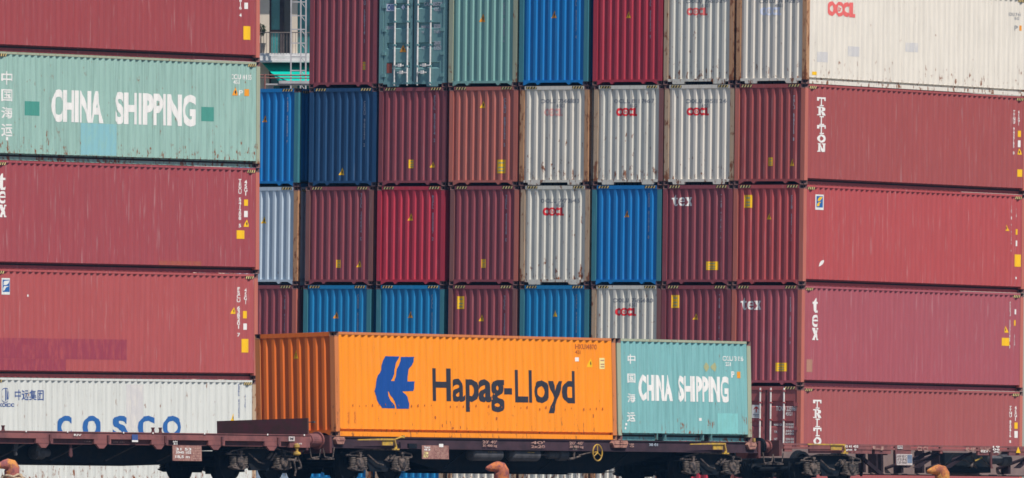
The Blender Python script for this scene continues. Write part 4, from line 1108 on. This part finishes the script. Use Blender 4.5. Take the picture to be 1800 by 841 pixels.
# --- flat wagon at the left
def flat_wagon():
    s0 = -10.9; off = (s0, 1.219, RAIL)
    root = thing('flat_wagon', 'faded maroon empty flat wagon with an upright brown end board, left of the orange container', 'railway wagon', 'wagons of the train', T_matrix(s0))
    a, b = -20.4, -1.36; t = -.19; t2 = 2.438-t
    mb = MB(off)
    for u in (t, t2-.07):
        mb.box(a, b, u, u+.07, -.155, .015); mb.box(a, b, u-.018, u+.07, -.0, .02)
        s = b-.001
        mb.box(b-.85, b, u+.002, u+.07, -.30, -.155)
        k = 0; s = b-1.55
        while s > a:
            mb.box(s-.34, s+.34, u+.003, u+.068, -.27, -.155)
            mb.prism([(s-.26, -.27), (s+.20, -.27), (s+.06, -.38), (s-.12, -.38)], 'y', u+.01, u+.06)
            s -= 2.32
    mb.build('side_sill', WAGL, root)
    mb = MB(off)
    mb.box(a, b, t+.10, t2-.10, -.06, .005)
    for u in (t+.075, t2-.135): mb.box(a+.05, b-.05, u, u+.06, -.285, -.155)
    mb.build('deck', WAG, root)
    s = b-1.35
    while s > a:
        MB(off).box(s-.035, s+.035, t-.03, t-.002, -.23, -.06).build('stanchion_pocket', WAG, root); s -= 2.32
    mb = MB(off)
    for u in (.62, 1.74): mb.prism([(a+1, -.06), (a+1, -.30), (a+4.0, -.38), (a+5.5, -.735), (-6.4, -.735), (-4.9, -.38), (b-.3, -.30), (b-.3, -.06)], 'y', u, u+.04)
    mb.box(a+5.4, -6.5, .60, 1.80, -.735, -.715)
    mb.build('centre_beam', BLACK, root)
    for s in (-12.4, -10.2, -8.0, -5.9): MB(off).tube((s-1.0, .40, -.66), (s+.3, .30, -.22), .022, 6).build('truss_rod', plain('rod_dark', (.06, .05, .05), .8), root)
    mb = MB(off); mb.box(b-.06, b-.01, t+.02, t2-.02, .02, .43); mb.build('end_board', BOARD, root)
    mb = MB(off); mb.tube((b, t+.06, .33), (b+.22, t+.02, .335), .012, 6); mb.box(b+.16, b+.24, t-.0, t+.05, .31, .36); mb.build('board_latch', DUST, root)
    MB(off).box(b, b+.12, -.05, 2.49, -.36, -.03).build('headstock', WAG, root)
    for s in (-3.0, -17.6): bogie(root, off, s)
    buffer(root, off, b+.12, 1, .20); coupling(root, off, b+.12, 1); buffer(root, off, a, -1)
    pl = MB(off).box(-7.10, -5.92, t-.045, t-.025, -.66, -.285).build('data_plate', PLATE, root)
    lines_of(pl, off, -6.98, -.50, -6.35, -.34, t-.049, ['31 53', '3940 102'], WHITE); lines_of(pl, off, -7.0, -.62, -6.42, -.52, t-.049, ['18,5 m'], WHITE)
    mb = MB(off)
    for i in range(4):
        for j in range(5): mb.box(-6.28+i*.085, -6.28+i*.085+.055, t-.051, t-.046, -.62+j*.062, -.62+j*.062+.035)
    mb.build('load_grid', STEN, pl)
    lines_of(root, off, -7.05, -.28, -6.88, -.17, t-.022, ['kN', '41'], WHITE); lines_of(root, off, -11.05, -.10, -10.75, -.035, t-.022, ['RIV'], WHITE); lines_of(root, off, -10.55, -.245, -8.9, -.20, t+.065, ['TARA 24 100 kg  (B) 32t'], STEN)
    pb = MB(off).box(-8.72, -8.48, t-.024, t-.020, -.17, -.035).build('routing_card', MM('navy'), root); MB(off).box(-8.72, -8.48, t-.026, t-.020, -.215, -.172).build('card_strip', WHITE, pb)
    pb = MB(off).box(-2.28, -2.03, t-.023, t-.020, -.145, -.03).build('routing_card', PLATEW, root); lines_of(pb, off, -2.22, -.13, -2.09, -.05, t-.027, ['M'], MM('ink'))
    lines_of(root, off, -1.88, -.225, -1.70, -.185, t-.002, ['U2'], WHITE)
    # yellow hook with hanging chain, stake stubs and edge lamps of paint
    mb = MB(off); mb.revolve((-2.0, t-.06, -.20), (0, 0, -1), [(0, .03), (.03, .07), (.09, .075), (.12, .04), (.20, .035), (.22, .09), (.27, .10), (.30, .05)], 12); mb.build('brake_release_pull', YEL, root)
    mb = MB(off); mb.path([(-2.0, t-.06, -.5), (-2.12, t-.06, -.66), (-2.06, t-.06, -.88), (-2.1, t-.06, -1.0)], .025, 6); mb.path([(-2.0, t-.06, -.5), (-1.86, t-.06, -.70), (-1.84, t-.06, -.80), (-1.98, t-.06, -.82)], .03, 6); mb.tube((-2.35, t-.04, -.60), (-1.95, t-.04, -.62), .03, 6); mb.build('chain', DUST, root)
    for s in (-13.78, -7.78, -7.48): MB(off).revolve((s, t+.04, .015), (0, 0, 1), [(0, .045), (.03, .045), (.035, .035), (.10, .035), (.105, .048), (.13, .048)], 10).build('stake_stub', WAG, root)
    for s in (-12.95, -11.3, -9.05, -7.86, -5.75, -3.15, -1.62): MB(off).box(s-.022, s+.022, t-.022, t-.018, -.01, .028).build('lashing_ring', WHITE, root)
    for s in (-13.0, -12.1):
        mb = MB(off); mb.box(s-.12, s-.03, .02, .10, -.27, -.20); mb.box(s+.03, s+.12, .02, .10, -.27, -.20); mb.prism([(s-.08, -.27), (s+.08, -.27), (s+.02, -.46), (s-.14, -.46)], 'y', .04, .09); mb.tube((s+.02, .05, -.40), (s+.28, -.02, -.26), .02, 6); mb.tube((s-.05, .06, -.45), (s-.02, .06, -.56), .045, 8)
        mb.build('change_over_lever', TANK, root)
    MB(off).box(-11.88, -11.78, -.04, -.01, -.28, -.22).build('lever_knob', YEL, root)
    MB(off).revolve((-11.9, .40, -.48), (1, 0, 0), [(0, .08), (.03, .17), (.34, .17), (.36, .10), (.6, .10)], 18).build('brake_cylinder', TANK, root)
    MB(off).prism([(-11.0, -.28), (-10.92, -.28), (-10.90, -.56), (-10.96, -.60), (-11.02, -.56)], 'y', -.05, -.02).build('lever_handle', WAG, root)
    return root
flat_wagon()

# --- skeletal wagon at the right
def skeletal_wagon():
    s0 = 28.9; off = (s0, 1.219, RAIL)
    root = thing('skeletal_wagon', 'reddish brown empty skeletal wagon with diagonal struts, at the right end of the train', 'railway wagon', 'wagons of the train', T_matrix(s0))
    a, b = 19.78, 38.4
    mb = MB(off)
    for t in (.02, 2.348):
        mb.box(a, b, t, t+.07, -.075, -.025); mb.box(a, b, t-.01, t+.07, -.165, -.11)
        s = a
        for s, l in ((a+.05, .35), (21.0, 2.9), (24.05, .75), (25.0, .75), (27.15, .10), (28.95, 1.0), (30.45, .85), (33, 2), (36, 2)): mb.box(s, s+l, t+.004, t+.06, -.27 if l > .5 else -.24, -.04)
    mb.build('side_sill', WAGL, root)
    mb = MB(off)
    for t in (.86, 1.54): mb.prism([(a, -.10), (a, -.34), (23.5, -.36), (24.5, -.76), (34, -.76), (35, -.36), (b, -.34), (b, -.10)], 'y', t, t+.03)
    mb.box(24.4, 34.1, .80, 1.64, -.775, -.755)
    mb.build('centre_beam', WEB, root)
    SD = plain('strut_dark', (.030, .020, .028), .85, .3, 4.0)
    def strut(s_a, z_a, s_b, z_b, w=.13, t0=.08, t1=.84):
        mb = MB(off)
        mb.prism([(s_a-w, z_a), (s_a+w, z_a), (s_b+w, z_b), (s_b-w, z_b)], 'y', t0+.1, t0+.16)
        mb.tube((s_a, t0, z_a), (s_b, t1, z_b), .045, 6)
        mb.build('strut', SD, root)
    for s_a, s_b in ((26.75, 25.75), (27.35, 26.25), (28.75, 27.7)): strut(s_a, -.22, s_b, -.62)
    strut(23.55, -.30, 24.6, -.80, .12); strut(31.9, -.22, 31.1, -.60); strut(33.8, -.22, 32.9, -.62)
    for s in (25.0, 25.25, 26.2, 27.2, 28.0, 31.35, 24.42): MB(off).box(s-.05, s+.05, .60, .82, -.74, -.12).build('web_stiffener', SD, root)
    MB(off).box(24.55, 24.68, .05, .12, -.30, -.05).build('post', SD, root)
    mb = MB(off); mb.box(a-.28, a-.16, -.03, 2.468, -.36, .05); mb.box(a-.16, a+.02, .03, .12, -.17, -.02); mb.box(a-.16, a+.02, 2.31, 2.40, -.17, -.02); mb.build('headstock', WAG, root)
    bogie(root, off, 22.13); bogie(root, off, 36.2)
    buffer(root, off, a-.28, -1, .34, .12); coupling(root, off, a-.28, -1)
    mb = MB(off); s = 20.72; mb.box(s, s+1.75, -.12, -.09, -.065, -.030); mb.box(s+1.1, s+1.6, -.09, -.07, -.185, -.065); mb.path([(s+1.66, -.11, -.06), (s+1.72, -.11, -.20), (s+1.70, -.11, -.26)], .035, 6); mb.box(s+1.58, s+1.84, -.13, -.08, -.285, -.25); mb.build('brake_lever', YEL, root)
    lines_of(root, off, 22.55, -.13, 23.2, -.05, -.02, ['83 41 455'], WHITE); lines_of(root, off, 22.55, -.22, 23.1, -.14, -.02, ['Sgnss  0'], WHITE)
    mb = MB(off); mb.box(24.98, 25.36, .0, .018, -.56, -.04)
    pl = mb.build('plate_post', WAGL, root)
    p2 = MB(off).box(25.06, 25.30, -.02, -.002, -.135, -.045).build('data_plate', PLATEW, root); lines_of(p2, off, 25.09, -.125, 25.27, -.055, -.024, ['IV 72'], MM('ink'))
    p2 = MB(off).box(24.98, 25.72, -.035, -.012, -.56, -.27).build('data_plate', PLATEW, root); lines_of(p2, off, 25.0, -.54, 25.45, -.29, -.039, ['A B1 B2 C', '47 55 59 62', '120 00,0'], WAGP); MB(off).box(25.48, 25.70, -.041, -.036, -.50, -.29).build('blue_panel', plain('plate_blue', (.20, .26, .38), .7), p2)
    for s, row in ((26.0, 'C2 C3'), (28.3, '40 480'), (29.0, '25 240'), (23.9, 'Lj')): lines_of(root, off, s, -.20, s+.5, -.06, -.014, [row], STEN)
    mb = MB(off); mb.box(28.0, 30.2, .45, .80, -.72, -.20); mb.prism([(27.9, -.60), (28.4, -.22), (28.7, -.22), (28.2, -.72)], 'y', .40, .46)
    mb.build('brake_gear_box', BLACK, root)
    mb = MB(off); mb.path([(28.2, .3, -.42), (28.6, .3, -.38), (29.0, .3, -.45), (29.3, .3, -.60)], .03, 6); mb.path([(29.0, .25, -.25), (29.05, .22, -.45), (28.9, .22, -.58)], .035, 6); mb.tube((29.5, .3, -.3), (29.9, .3, -.55), .02, 6); mb.build('brake_rigging', DUST, root)
    mb = MB(off); mb.tube((28.95, .12, -.42), (29.25, .10, -.33), .022, 6); mb.build('release_handle', YEL, root)
    MB(off).prism([(29.48, -.1), (29.58, -.1), (29.56, -.55), (29.62, -.62), (29.50, -.62), (29.49, -.5)], 'y', -.02, .01).build('lever_handle', WAG, root)
    MB(off).revolve((30.05, .40, -.385), (1, 0, 0), [(0, .05), (.02, .11), (.5, .11), (.52, .155), (.90, .155), (.92, .09)], 18).build('brake_cylinder', TANK, root)
    mb = MB(off); mb.bm.faces.new([mb.V((30.74, -.012, -.20)), mb.V((30.96, -.012, -.20)), mb.V((30.85, -.012, -.03))]); mb.build('warning_triangle', MM('yellow'), root)
    lines_of(root, off, 29.05, -.215, 29.55, -.13, -.014, ['REV 4'], WHITE); lines_of(root, off, 29.62, -.215, 29.95, -.02, -.014, ['19', '06', 'X'], WHITE)
    return root
skeletal_wagon()

# --- rails under the train
mb = MB()
for t in (.469-.035, 1.969+.035):
    p, q = Vector(track(-120, t, -.07)), Vector(track(160, t, -.07))
    d = (q-p).normalized(); w = Vector((-d.y, d.x, 0))
    for hw, z0, z1 in ((.07, -.155, -.14), (.01, -.14, -.06), (.036, -.06, -.02)):
        mb.prism([((p+w*hw).x, (p+w*hw).y), ((q+w*hw).x, (q+w*hw).y), ((q-w*hw).x, (q-w*hw).y), ((p-w*hw).x, (p-w*hw).y)], 'z', z0, z1)
structure(mb.build('railway_track', plain('rail_steel', (.16, .11, .09), .6)))

# ------------------------------------------------------------------ mooring bollards on the quay edge
def bollard_mat(name, base, dark, bright):
    m, nt, b = new_mat(name); out = base
    for sc, lo, hi, col, vs3 in ((5.0, .47, .57, dark, (1, 1, .7)), (4.4, .52, .60, bright, (1, 1, .6)), (15, .55, .64, dark, (1, 1, 1))):
        _, mp = obj_coords(nt, vs3); n = N(nt, 'ShaderNodeTexNoise'); n.inputs['Scale'].default_value = sc; n.inputs['Detail'].default_value = 7; n.inputs['Roughness'].default_value = .7
        mp.inputs['Location'].default_value = (sc*3.1, sc, 0)
        nt.links.new(mp.outputs[0], n.inputs['Vector']); out = mix(nt, ramp(nt, n.outputs[0], lo, hi, 0, .9), out, col)
    bp = N(nt, 'ShaderNodeBump'); bp.inputs['Strength'].default_value = .7; bp.inputs['Distance'].default_value = .02
    nt.links.new(n.outputs[0], bp.inputs['Height']); nt.links.new(bp.outputs[0], b.inputs['Normal'])
    nt.links.new(out, b.inputs['Base Color']); b.inputs['Roughness'].default_value = .75; b.inputs['Specular IOR Level'].default_value = .25
    return m
BOL = bollard_mat('bollard_orange_rust', (.40, .12, .07), (.17, .055, .065), (.55, .17, .045))
BOLY = bollard_mat('bollard_yellow_rust', (.48, .17, .05), (.24, .075, .05), (.60, .31, .07))
BOLP = bollard_mat('bollard_pink_rust', (.38, .12, .10), (.20, .07, .08), (.58, .24, .05))
ROPE = plain('rope_beige', (.50, .40, .28), .95, .4, 30.0, second=(.30, .22, .16))
def bollard(x, y, mat, label, yaw, zt):
    root = thing('mooring_bollard', label, 'bollard', 'mooring bollards along the quay edge', Matrix.Translation((x, y, GROUND)) @ Matrix.Rotation(yaw, 4, 'Z'))
    # one lofted body: a thick column that bends over into a blunt horn along local +x
    path = [(0, 0, 0, .30), (0, 0, .08, .245), (-.005, 0, .22, .225), (-.005, 0, .36, .225), (.0, 0, .47, .23), (.05, 0, .565, .205), (.15, 0, .605, .165), (.27, 0, .59, .132), (.39, 0, .565, .098), (.48, 0, .555, .062), (.53, 0, .55, .025)]
    dirs = [(0, 0, 1)]*4+[(.30, 0, 1), (.85, 0, .75), (1, 0, .12), (1, 0, -.12), (1, 0, -.16), (1, 0, -.16), (1, 0, -.16)]
    k = zt/.68; n = 22; rings = []; mb = MB()
    from mathutils import noise
    for (px, py, pz, r), dv in zip(path, dirs):
        dv = Vector(dv).normalized(); u = Vector((0, 1, 0)); w = dv.cross(u)
        ring_ = []
        for i in range(n):
            a = 2*math.pi*i/n; p = Vector((px, py, pz))+(u*math.cos(a)+w*math.sin(a))*r
            p += Vector((p.x, p.y, 0)).normalized()*noise.noise(p*7+Vector((x, 0, 0)))*.012 if (p.x or p.y) else Vector()
            ring_.append(mb.V(p*k))
        rings.append(ring_)
    for A, B in zip(rings, rings[1:]):
        for i in range(n): mb.bm.faces.new((A[i], A[(i+1) % n], B[(i+1) % n], B[i]))
    mb.bm.faces.new(rings[0][::-1]); mb.bm.faces.new(rings[-1])
    mb.build('horn', mat, root, smooth=True)
    mb = MB(); mb.revolve((0, 0, 0), (0, 0, 1), [(0, .42), (.045, .42), (.06, .38), (.06, .25)], 24); fl = mb.build('base_flange', mat, root)
    mb = MB()
    for i in range(6): a = math.radians(60*i+20); mb.tube((.35*math.cos(a), .35*math.sin(a), .05), (.35*math.cos(a), .35*math.sin(a), .09), .03, 6)
    mb.build('anchor_bolt', mat, fl)
    return root
def rope(x, y, label, seed, z0=.10, tail=True):
    """mooring rope: turns heaped round the column and an end trailing off"""
    r0 = random.Random(seed); mb = MB(); pts = []
    for i in range(84):
        a = i*.27; r = .205+.030*math.sin(i*.83)+.05*(i/84)+r0.uniform(-.012, .012)
        pts.append((r*math.cos(a), r*math.sin(a), z0+.035*math.sin(i*.37)+.022*math.sin(i*1.3)+r0.uniform(-.008, .008)+.085*(1-i/84)))
    if tail: pts += [(.27+.10*k, -.10-.09*k, .13-.02*k+.02*math.sin(k*2.2)) for k in range(6)]
    mb.path(pts, .027, 7)
    o = mb.build('mooring_rope', ROPE, None); o.location = (x, y, GROUND)
    return tag(o, label, 'rope', 'mooring ropes round the bollards')
YAWB = math.atan2(-d_t.y, -d_t.x)
bollard(-11.54, 322.15, BOLP, 'rusty pinkish horn bollard with heaped rope, leftmost on the quay', YAWB-.45, .535)
bollard(-.24, 337.94, BOL, 'rusty orange horn bollard under the air tanks of the container wagon', YAWB-.45, .56)
bollard(10.94, 353.95, BOLY, 'yellow orange rusty horn bollard in front of the skeletal wagon', YAWB-.45, .565)
rope(-11.54, 322.15, 'beige mooring rope heaped round the leftmost bollard', 4, .12)
rope(-.24, 337.94, 'beige mooring rope wound low round the middle bollard', 9, .02, False)

# ------------------------------------------------------------------ the building seen through the gap
def bx_(px): return -8.25+(px-457)*.01857
def bz_(py): return 14.58-(py-70)*.01857
def building():
    Yw = 455.0
    root = thing('building', 'beige office building with glass balcony doors, seen through the gap beside the top row', 'building', None, None, (-2.0, Yw+5, GROUND))
    off = (-2.0, Yw+5, GROUND)
    wall = plain('wall_beige', (.62, .55, .46), .9, .08, 1.0)
    glass = plain('glass_teal', (.05, .25, .27), .15, .3, .6); glassd = plain('glass_brown', (.045, .05, .07), .08, .3, .6)
    slabm = plain('slab_white', (.60, .60, .60), .8, .15, 2.0); railm = plain('railing_grey', (.20, .17, .16), .6); dark = plain('recess_dark', (.02, .06, .075), .8)
    X0, X1, H = bx_(300), 9.0, 24.5
    mb = MB(off); mb.box(X0, X1, Yw+.5, Yw+11, -GROUND*0+GROUND, H)
    for f0 in (bz_(95)-3.6*3, bz_(95)-3.6*2, bz_(95)-3.6, bz_(95), bz_(95)+3.6):
        for i in range(-2, 6):
            xa = bx_(457)+i*2.35
            mb.box(xa-.35 if i > -2 else X0, xa+.30, Yw, Yw+.5, f0, f0+3.35)
            mb.box(xa+1.02, xa+1.22, Yw, Yw+.5, f0, f0+3.35)
    mb.build('wall', wall, root)
    for lv in range(-3, 2):
        f0 = bz_(95)+3.6*lv
        mb = MB(off); mb.box(X0-.2, X1+.2, Yw-.95, Yw+.55, f0-.24, f0-.09); mb.box(X0-.2, X1+.2, Yw-.88, Yw+.55, f0-.09, f0-.0); mb.box(X0-.2, X1+.2, Yw-1.0, Yw+.5, f0-.30, f0-.24)
        bal = mb.build('balcony_slab', slabm, root)
        mb = MB(off)
        for k in range(int((X1-X0)/.095)): xk = X0+k*.095; mb.box(xk, xk+.014, Yw-.90, Yw-.886, f0, f0+.66)
        mb.box(X0, X1, Yw-.915, Yw-.875, f0+.66, f0+.69)
        mb.build('railing', railm, bal)
        for i in range(-1, 6):
            xa = bx_(457)+i*2.35
            mb = MB(off); mb.box(xa+.30, xa+.36, Yw+.30, Yw+.40, f0, f0+3.35); mb.box(xa+.64, xa+.74, Yw+.30, Yw+.40, f0, f0+3.35); mb.box(xa+.36, xa+.64, Yw+.32, Yw+.39, f0+.72, f0+.80)
            mb.box(xa+.74, xa+.78, Yw+.30, Yw+.40, f0, f0+3.35); mb.box(xa+.98, xa+1.02, Yw+.30, Yw+.40, f0, f0+3.35); mb.box(xa+.78, xa+.98, Yw+.32, Yw+.39, f0+.66, f0+.70)
            wf = mb.build('balcony_door', plain('frame_dark', (.06, .05, .055), .6), root)
            MB(off).box(xa+.36, xa+.64, Yw+.36, Yw+.38, f0, f0+3.35).build('pane', glass, wf)
            MB(off).box(xa+.78, xa+.98, Yw+.36, Yw+.38, f0, f0+3.35).build('pane', glassd, wf)
            if i < 5:
                mb = MB(off); mb.box(xa+1.22, xa+2.02, Yw+.36, Yw+.40, f0, f0+3.35); mb.build('window', glass, root)
    return root
building()
aw = MB((bx_(500), 454, bz_(147)))
A_ = [(bx_(459), 455.0, bz_(108)), (bx_(700), 455.0, bz_(108)), (bx_(720), 453.25, bz_(148)), (bx_(494), 453.25, bz_(148))]
v = [aw.V(p) for p in A_]; v2 = [aw.V((p[0], p[1]+.02, p[2]-.02)) for p in A_]
aw.bm.faces.new(v); aw.bm.faces.new(v2[::-1])
for i in range(4): aw.bm.faces.new((v[i], v[(i+1) % 4], v2[(i+1) % 4], v2[i]))
aw = aw.build('awning', plain('awning_teal_cloth', (.0, .46, .37), .8, .1, 1.0), None); aw.location = (bx_(500), 454, bz_(147))
tag(aw, 'bright turquoise cloth awning under the balcony, seen through the gap', 'awning')
WS = plain('white_painted_steel', (.44, .43, .45), .55, .12, 3.0)
tw = thing('lattice_tower', 'white lattice steel tower with rungs in front of the balcony', 'lattice tower', None, None, (bx_(525), 452.6, GROUND))
off = (bx_(525), 452.6, GROUND)
for px in (513.5, 530.5, 539.5):
    MB(off).box(bx_(px)-.024, bx_(px)+.024, 452.58, 452.64, GROUND, 19).build('upright', WS, tw)
mb = MB(off)
for k in range(-12, 14): z = bz_(8+k*24); mb.box(bx_(513.5), bx_(539.5), 452.59, 452.63, z-.018, z+.018)
mb.build('rungs', WS, tw)
mb = MB(off)
for k in range(-12, 14): z = bz_(8+k*24); mb.tube((bx_(530.5), 452.61, z), (bx_(539.5), 452.61, z-.22), .014, 6)
mb.build('lattice_brace', WS, tw)
mb = MB((bx_(500), 450.5, bz_(141)))
for py, r_ in ((139.5, .022), (144.5, .018)): mb.tube((bx_(440), 450.5, bz_(py)), (bx_(760), 450.5, bz_(py+1)), r_, 8)
for px in (470, 600, 740): mb.tube((bx_(px), 450.5, GROUND), (bx_(px), 450.5, bz_(138)), .03, 8)
o = mb.build('pipe_rail', plain('pipe_rust', (.26, .12, .10), .7, .3), None); o.location = (bx_(500), 450.5, bz_(141)); tag(o, 'thin rusty double pipe rail crossing below the awning', 'pipe rail')
mb = MB((bx_(510), 451.3, bz_(152))); mb.box(bx_(494), bx_(760), 451.0, 451.6, bz_(153.5), bz_(148.5)); mb.box(bx_(470), bx_(760), 451.05, 451.55, bz_(156), bz_(153.5))
for px in (480, 620, 750): mb.box(bx_(px)-.08, bx_(px)+.08, 451.2, 451.4, GROUND, bz_(156))
o = mb.build('roof_gutter', WS, None); o.location = (bx_(510), 451.3, bz_(152)); tag(o, 'white horizontal steel gutter below the turquoise awning', 'gutter')
# potted shrub on the balcony
pr = thing('potted_shrub', 'small dark green shrub in a pot on the balcony by the beige wall', 'potted plant', None, None, (bx_(458.5), 454.3, bz_(95)))
off = (bx_(458.5), 454.3, bz_(95))
MB(off).revolve((bx_(458.5), 454.3, bz_(95)), (0, 0, 1), [(0, .12), (.30, .17), (.33, .18), (.33, .15)], 14).build('pot', plain('pot_stone', (.40, .36, .32), .8), pr)
mb = MB(off); rl = random.Random(5)
mb.tube((bx_(459), 454.3, bz_(80)), (bx_(459), 454.3, bz_(58)), .02, 6)
mb.build('stem', plain('bark', (.10, .07, .05), .9), pr)
mb = MB(off)
for i in range(420):
    a, b_, r_ = rl.uniform(0, 6.28), rl.uniform(-1, 1), rl.uniform(.3, 1)**.5
    c = Vector((bx_(459.5)+.17*r_*math.cos(a)*math.sqrt(1-b_*b_), 454.3+.19*r_*math.sin(a)*math.sqrt(1-b_*b_), bz_(54)+.21*r_*b_))
    u = Vector((rl.uniform(-1, 1), rl.uniform(-1, 1), rl.uniform(-1, 1))).normalized(); w = u.orthogonal().normalized(); s = rl.uniform(.02, .045)
    mb.bm.faces.new([mb.V(c+u*s), mb.V(c+w*s*.5), mb.V(c-u*s), mb.V(c-w*s*.5)])
mb.build('foliage', plain('leaf_green', (.05, .09, .04), .7, .3, 9.0, second=(.10, .12, .06)), pr)

# ------------------------------------------------------------------ the air of the harbour
hz = MB().box(-1500, 1500, -1300, 1700, -7.0, 45.0).build('haze', [], None)
hz['kind'] = 'stuff'
hm = bpy.data.materials.new('haze_air'); hm.use_nodes = True; hn = hm.node_tree; hn.nodes.remove(hn.nodes['Principled BSDF'])
hv = hn.nodes.new('ShaderNodeVolumePrincipled'); hv.inputs['Color'].default_value = (.22, .52, 1.0, 1); hv.inputs['Density'].default_value = 0.00007; hv.inputs['Anisotropy'].default_value = 0.0
hn.links.new(hv.outputs[0], hn.nodes['Material Output'].inputs['Volume']); hz.data.materials.append(hm)
